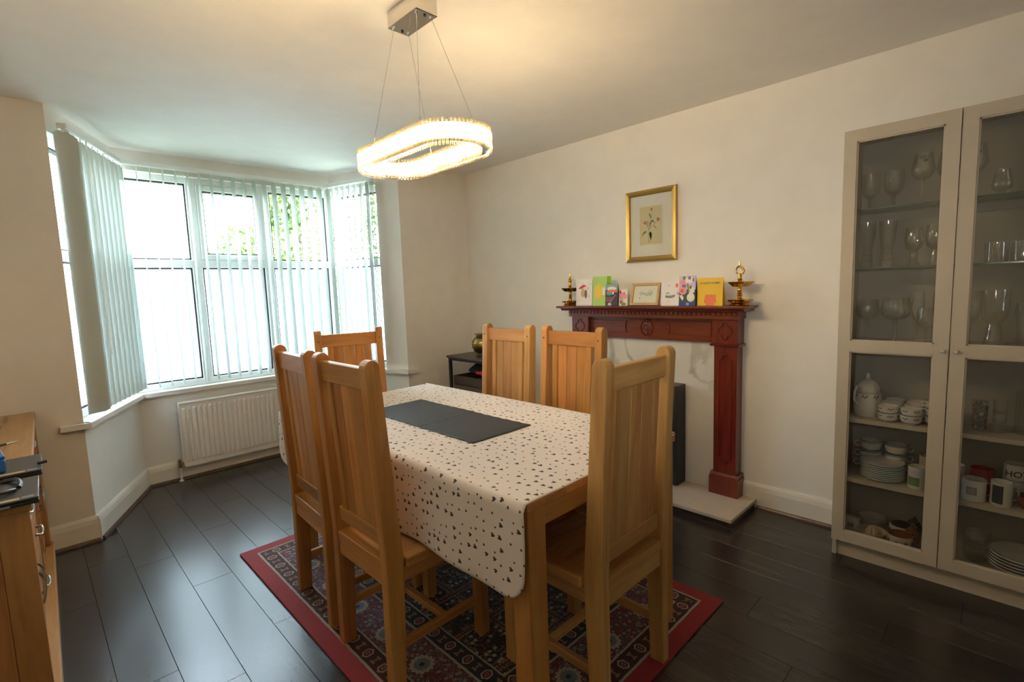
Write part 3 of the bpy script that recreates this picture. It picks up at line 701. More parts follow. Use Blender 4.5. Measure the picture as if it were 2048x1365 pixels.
# ------------------------------------------------------------------ chairs
def ylean(z): return -0.205-0.0575*(z-0.46) if z > 0.46 else -0.205-0.010*(0.46-z)/0.46
def lbox(mb, x0, x1, z0, z1, t0, t1, m=0):
    c = [(x0, ylean(z0)+t0, z0), (x1, ylean(z0)+t0, z0), (x1, ylean(z0)+t1, z0), (x0, ylean(z0)+t1, z0), (x0, ylean(z1)+t0, z1), (x1, ylean(z1)+t0, z1), (x1, ylean(z1)+t1, z1), (x0, ylean(z1)+t1, z1)]
    return mb.hexa(c, m)
def make_chair():
    t = thing('dining_chair', 'x', 'chair', (0, 0, 0))
    zt = 1.145
    for sx in (-1, 1):
        half = [(0.0, .026), (0.30, .031), (0.46, .033), (0.75, .029), (1.0, .026)]
        back = [(ylean(z)-h, z) for z, h in half]; front = [(ylean(z)+h, z) for z, h in half]
        cz, r = zt-.026, .026; cy = ylean(cz); arc = [(cy-r*math.cos(a), cz+r*math.sin(a)) for a in [PI*k/8 for k in range(9)]]
        poly = back+arc+front[::-1]
        x0, x1 = sorted((sx*.159, sx*.201))
        MB().prism(poly, 'x', x0, x1).build('rear_post', M['oak_z'], t, bevel=0.004, seg=2)
        x0, x1 = sorted((sx*.155, sx*.200))
        MB().box(x0, x1, .150, .195, 0, .378).build('leg', M['oak_z'], t, bevel=0.003)
        x0, x1 = sorted((sx*.168, sx*.192)); MB().box(x0, x1, -.185, .150, .375, .430).build('side_apron', M['oak_y'], t, bevel=0.002)
        x0, x1 = sorted((sx*.169, sx*.191)); MB().box(x0, x1, -.185, .150, .135, .167).build('stretcher', M['oak_y'], t, bevel=0.003)
        x0, x1 = sorted((sx*.147, sx*.214)); MB().box(x0, x1, -.168, .222, .431, .465).build('seat_side_board', M['oak_y'], t, bevel=0.008, seg=3)
        x0, x1 = sorted((sx*.095, sx*.128)); lbox(MB(), x0, x1, .556, 1.045, -.012, .012).build('back_stile', M['oak_z'], t, bevel=0.003)
        MB().lathe([(0.0, -.0005), (.0055, -.0005), (.0055, .0015), (0.0, .002)], 10).build('peg', M['oak_peg'], t).matrix_local = Matrix.Translation((sx*.18, ylean(1.08)+.0262, 1.08)) @ Matrix.Rotation(-PI/2, 4, 'X')
    MB().box(-.155, .155, .158, .186, .375, .430).build('front_apron', M['oak_x'], t, bevel=0.002)
    MB().box(-.158, .158, -.232, -.210, .372, .431).build('rear_apron', M['oak_x'], t, bevel=0.002)
    MB().box(-.158, .158, -.236, -.169, .432, .465).build('seat_rear_board', M['oak_x'], t, bevel=0.004, seg=2)
    MB().box(-.168, .168, -.012, .014, .139, .163).build('cross_stretcher', M['oak_x'], t, bevel=0.003)
    yy = [-.1685, -.072, .026, .124, .2215]
    for a_, b2 in zip(yy[:-1], yy[1:]): MB().box(-.1465, .1465, a_+.0006, b2-.0006, .436, .4625).build('seat_board', M['oak_x'], t, bevel=0.0025)
    for a_, b2 in zip((-.0945, -.0325, .0325), (-.0325, .0325, .0945)): lbox(MB(), a_+.0005, b2-.0005, .556, 1.045, -.006, .006).build('back_slat', M['oak_z'], t, bevel=0.003)
    lbox(MB(), -.160, .160, 1.043, 1.117, -.013, .013).build('top_rail', M['oak_x'], t, bevel=0.003)
    lbox(MB(), -.160, .160, .500, .558, -.013, .013).build('bottom_rail', M['oak_x'], t, bevel=0.003)
    return t
M['oak_peg'] = plain('dark_oak_peg', (0.20, 0.10, 0.04), 0.5)
chairs = [((1.008, 1.612), -90, 'oak dining chair nearest the sideboard and camera, on the left of the table'),
          ((1.024, 2.082), -93, 'oak dining chair behind the knotted one, nearer the radiator'),
          ((1.800, 1.632), 90, 'honey oak dining chair in front of the mahogany mantelpiece'),
          ((1.800, 2.118), 90, 'oak dining chair in front of the dark side rack'),
          ((1.341, 2.612), 166, 'oak dining chair at the far end of the table against the bay window'),
          ((1.347, 1.068), 0, 'pale oak dining chair at the near bare end of the table')]
ch0 = make_chair()
for i, ((cx, cy), a_, lb) in enumerate(chairs):
    o = ch0 if i == 0 else copy_tree(ch0)
    o.location = (cx, cy, 0.0105); o.rotation_euler = (0, 0, R(a_)); tag(o, lb, 'chair', 'high-backed oak dining chairs round the table')
    if i in (3, 5):
        for ch in bpy.data.objects:
            if ch.parent == o and ch.data.materials and ch.data.materials[0].name.startswith('oiled_oak'):
                ax = {'oiled_oak_upright': 'z', 'oiled_oak_cross': 'x', 'oiled_oak_deep': 'y'}[ch.data.materials[0].name]
                ch.material_slots[0].link = 'OBJECT'; ch.material_slots[0].material = M['pale_'+ax]

# ------------------------------------------------------------------ pendant light
pl = thing('pendant_light', 'lit crystal ring pendant hanging from a chrome ceiling plate', 'ceiling light', (1.147, 1.632, 0))
MB().box(-.047, .047, -.082, .108, 2.362, 2.4235).build('ceiling_plate', M['chrome'], pl, bevel=0.002)
for px in (-.032, .032):
    for py in (-.062, .087): MB().lathe([(0, -.004), (.006, -.003), (.006, .002), (0, .002)], 12, (px, py, 2.361)).build('cable_screw', M['chrome'], pl, smooth=True)
for py in (-.062, .087): MB().lathe([(0, -.004), (.005, -.003), (.005, .002), (0, .002)], 12, (0.004, py, 2.361)).build('cover_screw', M['black_metal'], pl, smooth=True)
def stadium(hw, hl, n=18):
    """closed outline, straight along y"""
    st = hl-hw; pts = []
    for k in range(n+1): a = PI*k/n; pts.append((hw*math.cos(a), st+hw*math.sin(a)))
    for k in range(n+1): a = PI+PI*k/n; pts.append((hw*math.cos(a), -st+hw*math.sin(a)))
    return pts
def band(mb, hw, hl, w, z0, z1):
    o_ = stadium(hw, hl); i_ = stadium(hw-w, hl-w); n_ = len(o_); vs_ = [(*p, z0) for p in o_]+[(*p, z1) for p in o_]+[(*p, z1) for p in i_]+[(*p, z0) for p in i_]
    fs = []
    for r_ in range(4):
        for k in range(n_): k2 = (k+1) % n_; fs.append((r_*n_+k, r_*n_+k2, ((r_+1) % 4)*n_+k2, ((r_+1) % 4)*n_+k))
    return mb.add(vs_, fs)
ZB0, ZB1 = 1.852, 1.927
hwO, hlO = 0.149, 0.330
band(MB(), hwO-.010, hlO-.010, .026, ZB1-.012, ZB1-.006).build('frame_ring', M['chrome'], pl)
band(MB(), hwO-.010, hlO-.010, .026, ZB0+.010, ZB0+.014).build('frame_ring', M['chrome'], pl)
band(MB(), hwO-.015, hlO-.015, .014, ZB0+.0145, ZB0+.026).build('led_strip', M['led'], pl)
band(MB(), hwO-.015, hlO-.015, .014, ZB1-.024, ZB1-.0125).build('led_strip', M['led'], pl)
band(MB(), hwO-.019, hlO-.019, .006, ZB0+.0265, ZB1-.0245).build('backing_band', M['brass_pale'], pl)
cm = MB().prism([(-.0048, 0), (-.0028, .0042), (.0028, .0042), (.0048, 0), (.0028, -.0042), (-.0028, -.0042)], 'z', ZB0, ZB1).mesh('crystal_bar', M['crystal'])
def crystals(hw, hl, step):
    st = hl-hw; per = 4*st+2*PI*hw; n_ = int(per/step)
    for k in range(n_):
        d = per*k/n_
        if d < 2*st: x_, y_, a = hw, -st+d, 0
        elif d < 2*st+PI*hw: th = (d-2*st)/hw; x_, y_, a = hw*math.cos(th), st+hw*math.sin(th), th
        elif d < 4*st+PI*hw: x_, y_, a = -hw, st-(d-2*st-PI*hw), PI
        else: th = PI+(d-4*st-PI*hw)/hw; x_, y_, a = hw*math.cos(th), -st+hw*math.sin(th), th
        o = bpy.data.objects.new('crystal_bar', cm); C.objects.link(o); o.parent = pl; o.location = (x_, y_, 0); o.rotation_euler = (0, 0, a+PI/2)
crystals(hwO-.004, hlO-.004, 0.0138); crystals(hwO-.042, hlO-.042, 0.0138)
for (a_, b_), (c_, d_) in (((-.032, .087), (-.135, .115)), ((.032, .087), (.135, .115)), ((-.032, -.062), (-.135, -.195)), ((.032, -.062), (.135, -.195))):
    MB().tube([(a_, b_, 2.361), (c_, d_, ZB1-.006)], .0008, 5).build('suspension_cable', M['steel'], pl)
    MB().tube([(c_, d_, ZB1-.008), (c_+(a_-c_)*.06, d_+(b_-d_)*.06, ZB1+.02)], .0022, 6).build('cable_gripper', M['steel'], pl)

# ------------------------------------------------------------------ fireplace
hp = thing('hearth', 'beige marble hearth slab on the floor under the mantelpiece', 'hearth', (AX, 1.755, 0))
MB().box(-.372, -.001, -.695, .695, 0.0, .034).build('plinth_board', M['rustic'], hp, bevel=0.002)
MB().box(-.395, -.001, -.705, .705, .034, .055).build('marble_slab', M['marble_floor'], hp, bevel=0.003, seg=2)
bp_ = MB().box(3.022, 3.053, 1.282, 2.228, .0555, .995).build('fireplace_back_panel', M['marble'], loc=(0, 0, 0))
tag(bp_, 'veined white marble panel framed by the mahogany mantelpiece', 'fireplace panel')
fr_ = thing('electric_fire', 'matt black fire box against the marble panel', 'fire', (AX, 1.755, .055))
MB().box(-.155, -.033, -.262, .262, 0.0, .655).build('casing', M['fire_black'], fr_, bevel=0.006, seg=2)
MB().box(-.159, -.155, -.20, .20, .06, .52).build('glass_front', plain('black_glass', (.008, .008, .008), .08), fr_)
for k in range(6): MB().box(-.160, -.156, -.18, .18, .555+.013*k, .560+.013*k).build('vent_slat', M['black_metal'], fr_)

mp_ = thing('mantelpiece', 'carved mahogany mantelpiece round the marble panel', 'mantelpiece', (AX, 1.755, .055))
G0 = .055
def mz(z): return z-G0
HW = .690
def yprof(mb, prof, y0, y1): return mb.prism([(x_, z) for x_, z in prof], 'y', y0, y1)
MB().box(-.188, -.001, -HW, HW, mz(1.203), mz(1.218)).build('mantel_shelf', M['mah_y'], mp_, bevel=0.003, seg=2)
yprof(MB(), [(-.001, mz(1.203)), (-.172, mz(1.203)), (-.158, mz(1.196)), (-.150, mz(1.184)), (-.001, mz(1.184))], -HW+.022, HW-.022).build('cornice', M['mah_y'], mp_)
dm = MB().box(-.006, .006, -.010, .010, 0, .020).mesh('dentil', M['mah_z'], bevel=.0015)
MB().box(-.118, -.001, -.622, .622, mz(1.138), mz(1.184)).build('cornice_band', M['mah_y'], mp_)
for k in range(41):
    o = bpy.data.objects.new('dentil', dm); C.objects.link(o); o.parent = mp_; o.location = (-.124, -.606+k*.0303, mz(1.160))
MB().box(-.062, -.001, -.470, .470, mz(.990), mz(1.138)).build('frieze', M['mah_y'], mp_, bevel=.002)
def ell0(cx, cy, rx, ry, n): return [(cx+rx*math.cos(2*PI*k/n), cy+ry*math.sin(2*PI*k/n)) for k in range(n)]
def ring_mould(mb, pts, x0, w=.007, h=.006):
    """raised bead following a closed (y,z) outline on a face at depth x0"""
    n_ = len(pts); vs_ = []; 
    cy = sum(p[0] for p in pts)/n_; cz = sum(p[1] for p in pts)/n_
    for i in range(n_):
        p0, p1, p2 = Vector(pts[i-1]), Vector(pts[i]), Vector(pts[(i+1) % n_]); tn = ((p1-p0).normalized()+(p2-p1).normalized())
        tn = tn.normalized() if tn.length > 1e-6 else (p2-p1).normalized(); nn = Vector((-tn.y, tn.x))
        for a_, b2 in ((-w/2, 0), (-w/4, -h), (w/4, -h), (w/2, 0)): q = p1+nn*a_; vs_.append((x0+b2, q.x, q.y))
    fs = []
    for i in range(n_):
        j = (i+1) % n_
        for k in range(3): fs.append((i*4+k, i*4+k+1, j*4+k+1, j*4+k))
    return mb.add(vs_, fs)
def rect_concave(y0, y1, z0, z1, conc_lo, conc_hi, r=.030):
    pts = []
    def arc(yc, sgn):
        return [(yc+sgn*r*.35*(1-((2*k/8-1)**2)), z0+(z1-z0)*k/8) for k in range(9)]
    lo = arc(y0, 1) if conc_lo else [(y0, z0), (y0, z1)]
    hi = arc(y1, -1) if conc_hi else [(y1, z0), (y1, z1)]
    return lo+hi[::-1]
for s_ in (-1, 1):
    y0, y1 = sorted((s_*.155, s_*.44)); ring_mould(MB(), rect_concave(y0, y1, mz(1.028), mz(1.112), s_ > 0, s_ < 0), -.062).build('frieze_moulding', M['mah_y'], mp_, smooth=True)
md = MB()
md.ball((-.062, 0, mz(1.064)), .007, .040, .050, 22, 10)
ring_mould(md, ell0(0, mz(1.064), .043, .054, 28), -.062, .010, .009)
for k in range(9):
    a = PI*k/8; md.ball((-.069, .026*math.cos(a), mz(1.066)+.034*math.sin(a)), .005, .0075, .012, 8, 6)
md.ball((-.070, 0, mz(1.066)), .006, .012, .014, 10, 6).ball((-.069, 0, mz(1.034)), .005, .008, .016, 8, 6)
md.build('carved_medallion', M['mah_z'], mp_, smooth=True)
def quatre(cy, cz, a, b2):
    q4 = [(0, 1.08), (.20, 1.0), (.36, .82), (.40, .60), (.58, .48), (.80, .40), (.98, .22), (1.0, 0)]
    full = q4+[(x_, -z_) for x_, z_ in q4[-2::-1]]; full += [(-x_, z_) for x_, z_ in full[-2:0:-1]]
    return [(cy+a*x_, cz+b2*z_) for x_, z_ in full]
def arch_panel(cy, w, z0, z1):
    pts = [(cy-w, z0+.03), (cy-w*.5, z0+.022), (cy-w*.3, z0), (cy+w*.3, z0), (cy+w*.5, z0+.022), (cy+w, z0+.03), (cy+w, z1-.03), (cy+w*.5, z1-.022), (cy+w*.3, z1), (cy-w*.3, z1), (cy-w*.5, z1-.022), (cy-w, z1-.03)]
    return pts
for s_ in (-1, 1):
    cy = s_*.537
    bl_ = MB().box(-.096, -.001, cy-.076, cy+.076, mz(.990), mz(1.138)).build('corner_block', M['mah_z'], mp_, bevel=.002)
    ring_mould(MB(), quatre(cy, mz(1.066), .040, .050), -.096).build('lozenge_moulding', M['mah_z'], bl_, smooth=True)
    yprof(MB(), [(-.001, mz(.975)), (-.104, mz(.975)), (-.110, mz(.983)), (-.100, mz(.990)), (-.001, mz(.990))], cy-.086, cy+.086).build('capital_moulding', M['mah_y'], mp_)
    pi_ = MB().box(-.088, -.001, cy-.068, cy+.068, mz(.190), mz(.975)).build('pilaster', M['mah_z'], mp_, bevel=.002)
    ring_mould(MB(), arch_panel(cy, .038, mz(.255), mz(.925)), -.088).build('pilaster_moulding', M['mah_z'], pi_, smooth=True)
    pb = MB().box(-.104, -.001, cy-.088, cy+.088, 0, mz(.165)); yprof(pb, [(-.001, mz(.165)), (-.104, mz(.165)), (-.100, mz(.178)), (-.088, mz(.190)), (-.001, mz(.190))], cy-.084, cy+.084); pb.build('plinth_block', M['mah_z'], mp_)

# ------------------------------------------------------------------ on the mantel shelf
ZM = 1.2185
def oil_lamp(loc, label, H, rp, top):
    t = thing('oil_lamp', label, 'oil lamp', loc, 0, 'brass oil lamps on the mantel shelf')
    k = H/.25; n_ = 40
    def star(a, r, z): return 1+(.22*max(0, math.cos(5*a))**3-.10 if r > .035 else 0)
    base = [(0, 0), (.050, 0), (.053, .006), (.048, .014), (.040, .020), (.036, .030), (.022, .036), (.013, .045)]
    MB().lathe([(r*k, z*k) for r, z in base], n_).build('foot', M['brass'], t, smooth=True)
    MB().lathe([(.040*k, .018*k), (rp*.95, .026*k), (rp, .034*k), (rp*.97, .034*k), (.042*k, .024*k)], n_, rmod=lambda a, r, z: 1+.08*math.cos(5*a) if r > .05*k else 1).build('drip_tray', M['brass'], t, smooth=True)
    stem = [(.013, .045), (.011, .052), (.015, .058), (.011, .064), (.014, .071), (.010, .078), (.013, .085), (.010, .092), (.012, .100), (.012, .108)]
    MB().lathe([(r*k, z*k) for r, z in stem], 20).build('stem', M['brass'], t, smooth=True)
    MB().lathe([(.012*k, .104*k), (.040*k, .108*k), (rp*1.02, .134*k), (rp*.98, .134*k), (.036*k, .116*k), (.014*k, .124*k)], n_, rmod=star).build('wick_dish', M['brass'], t, smooth=True)
    up = [(.022, .118), (.024, .126), (.014, .134), (.010, .142), (.013, .150), (.009, .160), (.012, .170), (.008, .180)]
    MB().lathe([(r*k, z*k) for r, z in up], 20).build('neck', M['brass'], t, smooth=True)
    if top == 'bird':
        b = MB().tube([(0, -.014*k, .178*k), (0, -.022*k, .195*k), (0, -.012*k, .212*k), (0, .004*k, .222*k), (0, .018*k, .212*k), (0, .024*k, .196*k), (0, .014*k, .180*k)], [.006*k, .007*k, .006*k, .007*k, .005*k, .005*k, .004*k], 10)
        b.tube([(0, .0, .222*k), (0, .002*k, .238*k), (0, .004*k, .25*k)], [.005*k, .003*k, .001*k], 8).build('finial', M['brass'], t, smooth=True)
    else:
        MB().lathe([(.009*k, .178*k), (.016*k, .186*k), (.014*k, .198*k), (.007*k, .206*k), (.008*k, .214*k), (.001, .25*k)], 20).build('finial', M['brass'], t, smooth=True)
    for q in range(5): MB().tube([(.012*math.cos(q*1.3), .012*math.sin(q*1.3)-.004, (.176-.01*q)*k), (.015*math.cos(q*1.3+.5), .015*math.sin(q*1.3+.5)-.006, (.170-.01*q)*k)], .0016*k, 5).build('chain_link', M['brass'], t)
    return t
oil_lamp((2.950, 2.372, ZM), 'brass tiered oil lamp with a pointed finial at the window end of the mantel shelf', .245, .062, 'spire')
oil_lamp((2.950, 1.132, ZM), 'larger brass tiered oil lamp with a looped finial, beside the yellow card', .255, .068, 'bird')

def card(name, label, y0, y1, h, base, art, cat='card', depth=.045, x=2.93, tilt=0.0, back=None, backshift=0.0):
    """folded card: y1>y0; seen from the room the left edge is y1. art: list of (mat, [(u,v)...]) with u 0..1 left to right, v 0..1 up"""
    t = thing(name, label, cat, (x, (y0+y1)/2, ZM), 0, 'greetings cards on the mantel shelf')
    w = y1-y0; th = .0008; tl = .03
    def P(u, v, o_): return (-o_+tl*v*h*2.0, w/2-u*w, .0006+v*h)
    F = MB().hexa([P(0, 0, 0), P(1, 0, 0), P(1, 0, -th), P(0, 0, -th), P(0, 1, 0), P(1, 1, 0), P(1, 1, -th), P(0, 1, -th)])
    F.build('front_leaf', base, t)
    bs = backshift
    B2 = MB().hexa([(depth, w/2-bs, .0006), (depth, -w/2-bs, .0006), (depth+th, -w/2-bs, .0006), (depth+th, w/2-bs, .0006)]+[(tl*h*2.0+th, w/2-bs*.9, h+.0006), (tl*h*2.0+th, -w/2-bs*.9, h+.0006), (tl*h*2.0+2*th, -w/2-bs*.9, h+.0006), (tl*h*2.0+2*th, w/2-bs*.9, h+.0006)])
    B2.build('back_leaf', back or base, t)
    ms = []; A_ = MB(); lay = .0003
    for (mt, pts) in art:
        if mt not in ms: ms.append(mt)
        lay += .00004
        A_.add([P(u, v, lay) for u, v in pts], [tuple(range(len(pts)))], ms.index(mt))
    if art: A_.build('print', [M[q] for q in ms], t)
    return t
def ell(cx, cy, rx, ry, n=14, a0=0, a1=2*PI): return [(cx+rx*math.cos(a0+(a1-a0)*k/n), cy+ry*math.sin(a0+(a1-a0)*k/n)) for k in range(n if a1-a0 > 6.2 else n+1)]
def rc(x0, x1, y0, y1): return [(x0, y0), (x1, y0), (x1, y1), (x0, y1)]
def stroke(p, q, w): d = Vector((q[0]-p[0], q[1]-p[1])).normalized()*w; return [(p[0]-d.y, p[1]+d.x), (q[0]-d.y, q[1]+d.x), (q[0]+d.y, q[1]-d.x), (p[0]+d.y, p[1]-d.x)]
rg = random.Random(3)
speck = [('ink_grey' if k % 2 else 'ink_lilac', ell(.12+.76*rg.random(), .72+.22*rg.random(), .030, .010, 6)) for k in range(9)]
card('greetings_card', 'white card with a small creature under a red umbrella, beside the pointed oil lamp', 2.158, 2.304, .190, M['card_white'],
     speck+[('ink_red', [(.16,.62),(.24,.72),(.45,.80),(.62,.76),(.52,.70),(.40,.67),(.28,.64)]), ('ink_brown', stroke((.38,.70),(.42,.60),.008)), ('ink_tan', ell(.42,.48,.12,.17)), ('ink_tan', ell(.40,.62,.06,.05)), ('ink_brown', ell(.60,.44,.08,.17)), ('ink_green', ell(.72,.66,.018,.05)), ('ink_lilac', ell(.8,.35,.03,.06)), ('ink_pink', ell(.2,.2,.02,.05))])
card('greetings_card', 'tall lime green card with a yellow blot on its front', 2.034, 2.154, .205, M['card_green'],
     [('ink_yellow', [(.14,.62),(.20,.68),(.32,.70),(.42,.76),(.50,.70),(.62,.68),(.64,.50),(.64,.30),(.55,.24),(.20,.26),(.14,.40)]), ('card_white', rc(.68,.86,.36,.62))], back=M['card_green_dark'], backshift=.036)
card('greetings_card', 'dark photo card with an orange band and clouded sky, right of the green card', 1.926, 2.028, .148, M['ink_dark'],
     [('ink_sky', rc(0,1,.72,1)), ('card_white', ell(.5,.80,.36,.09)), ('ink_orange', [(.02,.60),(.2,.72),(.5,.76),(.98,.70),(.98,.62),(.4,.62)]), ('ink_teal', [(.08,.50),(.35,.48),(.62,.56),(.60,.64),(.1,.60)]), ('card_white', ell(.62,.58,.06,.06)), ('ink_brown', rc(.05,.55,.18,.42)), ('ink_rose', stroke((.3,.1),(.8,.5),.03)), ('ink_lilac', ell(.35,.07,.16,.06))], x=2.905)
card('greetings_card', 'small pale card with pink and red flowers, left of the wood-framed sketch', 1.856, 1.924, .112, M['ink_cream'],
     [('ink_pink', ell(.35,.62,.34,.20)), ('ink_red', ell(.15,.82,.12,.10)), ('ink_pink', ell(.70,.55,.22,.14)), ('ink_red', ell(.62,.74,.07,.06)), ('ink_green', stroke((.4,.45),(.5,.1),.05)), ('ink_green', stroke((.2,.5),(.35,.05),.04)), ('ink_red', ell(.25,.22,.14,.11)), ('ink_green', ell(.55,.10,.3,.10))], x=2.915)
card('greetings_card', 'white card with a grey banded cake drawing, right of the wood-framed sketch', 1.484, 1.618, .150, M['card_white'],
     [('ink_grey', [(.22,.34),(.40,.31),(.60,.33),(.72,.38),(.72,.46),(.50,.43),(.24,.44)]), ('ink_sky', rc(.26,.44,.47,.55)), ('ink_cream', rc(.30,.55,.42,.50)), ('ink_orange', ell(.80,.84,.07,.09)), ('ink_pink', ell(.86,.50,.06,.06)), ('ink_cream', rc(.32,.48,.12,.24)), ('ink_lilac', ell(.4,.84,.05,.03))])
card('greetings_card', 'tall card crowded with pink, lilac and white blooms above a blue edge', 1.384, 1.490, .182, M['ink_darkgreen'],
     [('ink_lilac', rc(0,1,.55,1)), ('card_white', ell(.62,.86,.34,.11)), ('ink_purple', ell(.62,.93,.09,.06)), ('ink_purple', ell(.86,.86,.06,.07)), ('ink_green', ell(.30,.93,.10,.06)), ('ink_lilac', ell(.85,.65,.16,.16)), ('ink_cream', ell(.75,.52,.2,.13)), ('ink_green', stroke((.5,.75),(.62,.45),.05)), ('ink_pink', ell(.22,.78,.19,.10)), ('ink_purple', ell(.30,.66,.14,.06)), ('ink_pink', ell(.24,.50,.24,.13)), ('ink_rose', ell(.18,.50,.10,.06)), ('ink_brown', ell(.70,.62,.07,.06)), ('ink_cream', ell(.72,.28,.24,.15)), ('card_white', ell(.70,.29,.13,.09)), ('ink_cream', [(.02,.36),(.20,.36),(.30,.28),(.24,.17),(.12,.24)]), ('navy', rc(0,1,0,.11)), ('ink_sky', rc(.45,.62,.01,.10))], x=2.92)
yc = card('greetings_card', 'yellow card lettered A NEW HOME! above an orange block', 1.222, 1.376, .165, M['card_yellow'],
     [('ink_orange', [(.34,0),(.34,.08),(.26,.10),(.32,.40),(.72,.40),(.76,.10),(.68,.08),(.68,0)])])
def text_mesh(txt, size):
    cu = bpy.data.curves.new('t', 'FONT'); cu.body = txt; cu.size = size; cu.align_x = 'CENTER'; cu.offset = size*0.012; cu.resolution_u = 3
    to = bpy.data.objects.new('t', cu); C.objects.link(to); dg = bpy.context.evaluated_depsgraph_get(); me = bpy.data.meshes.new_from_object(to.evaluated_get(dg)); bpy.data.objects.remove(to)
    bm = bmesh.new(); bm.from_mesh(me); bmesh.ops.triangulate(bm, faces=bm.faces); bmesh.ops.subdivide_edges(bm, edges=bm.edges, cuts=1); bm.to_mesh(me); bm.free(); return me
me = text_mesh('A NEW HOME!', .0185)
for v_ in me.vertices:
    tx, ty = v_.co.x, v_.co.y; z = .128+ty; v_.co = (-.0006+.06*z, -tx, z+.0006)
me.materials.clear(); me.materials.append(M['ink_text'])
o = bpy.data.objects.new('lettering', me); C.objects.link(o); o.parent = yc

pf = thing('photo_frame', 'light wood frame with a grey pencil sketch leaning back among the cards', 'photo frame', (2.925, 1.735, ZM))
w_, h_ = .210, .150; tl = .28
def PP(u, v, o_): return (v*h_*math.sin(tl)-o_*math.cos(tl), w_/2-u*w_, .0006+v*h_*math.cos(tl)+o_*math.sin(tl)*1)
def slab(mb, u0, u1, v0, v1, o0, o1, m=0): mb.hexa([PP(u0,v0,o1),PP(u1,v0,o1),PP(u1,v0,o0),PP(u0,v0,o0),PP(u0,v1,o1),PP(u1,v1,o1),PP(u1,v1,o0),PP(u0,v1,o0)], m)
for a_ in ((0,.085,0,1),(.915,1,0,1),(.085,.915,0,.115),(.085,.915,.885,1)): q = MB(); slab(q, *a_, 0, .014); q.build('frame_bar', M['pine'], pf, bevel=.001)
q = MB(); slab(q, .085,.915,.115,.885, .003, .005); q.build('mount', M['ink_cream'], pf)
q = MB(); rg = random.Random(5)
for k in range(26):
    cx, cy = .30+.42*rg.random(), .46+.22*rg.random()*(1-abs(rg.random()-.5)); a = rg.uniform(-.5, .5); L_ = rg.uniform(.02, .07)
    q.add([PP(u, v, .0052) for u, v in stroke((cx-L_*math.cos(a), cy-L_*math.sin(a)), (cx+L_*math.cos(a), cy+L_*math.sin(a)), .008)], [(0,1,2,3)])
q.add([PP(u, v, .0053) for u, v in ell(.32,.34,.03,.03,8)], [tuple(range(8))]); q.build('sketch', M['ink_grey'], pf)
q = MB(); slab(q, .085,.915,.115,.885, .0065, .0075); q.build('glass', M['winglass'], pf)
MB().hexa([(.055,-.02,.0006),(.057,-.02,.0006),(.057,.02,.0006),(.055,.02,.0006),(.028,-.015,.1),(.030,-.015,.1),(.030,.015,.1),(.028,.015,.1)]).build('easel_strut', M['pine'], pf)

# ------------------------------------------------------------------ framed picture
pc = thing('framed_picture', 'gold framed botanical print of red tulips on the wall above the mantelpiece', 'picture', (AX-.001, 1.752, 1.747))
pw2, ph2 = .187, .237
def bar(pts_o, pts_i, d0=.018, d1=.024):
    (a, b), (c, d) = pts_o; (e, f), (g, h) = pts_i
    mid = lambda p, q: ((p[0]*.45+q[0]*.55), (p[1]*.45+q[1]*.55))
    a2, b2, e2, f2 = a, b, e, f
MBf = lambda: MB()
oc = [(pw2, ph2), (-pw2, ph2), (-pw2, -ph2), (pw2, -ph2)]; fw = .036; ic = [(pw2-fw, ph2-fw), (-pw2+fw, ph2-fw), (-pw2+fw, -ph2+fw), (pw2-fw, -ph2+fw)]
pr = [(0, 0), (0, .014), (.10, .022), (.45, .026), (.80, .020), (1.0, .012), (1.0, 0)]
for k in range(4):
    o0, o1, i0, i1 = oc[k], oc[(k+1) % 4], ic[k], ic[(k+1) % 4]; q = MB(); vs_ = []
    for (oo, ii) in ((o0, i0), (o1, i1)):
        for t_, d_ in pr: vs_.append((-d_, oo[0]+(ii[0]-oo[0])*t_, oo[1]+(ii[1]-oo[1])*t_))
    n_ = len(pr); q.add(vs_, [tuple(range(n_)), tuple(range(n_, 2*n_))]+[(i_, (i_+1) % n_, n_+(i_+1) % n_, n_+i_) for i_ in range(n_)])
    q.build('frame_bar', M['gold_frame'], pc)
MB().box(-.008, -.002, -pw2+fw-.004, pw2-fw+.004, -ph2+fw-.004, ph2-fw+.004).build('mat_board', M['mat_board'], pc)
MB().box(-.0088, -.0078, -.092, .092, -.135, .138).build('mount_edge', M['ink_cream'], pc)
MB().box(-.0094, -.0085, -.082, .082, -.124, .126).build('print_sheet', M['print_cream'], pc)
ms = ['ink_slate', 'ink_rose', 'ink_green']; q = MB()
def PW(u, v, o_=.0096): return (-o_, .09-u*.18, -.135+v*.27)
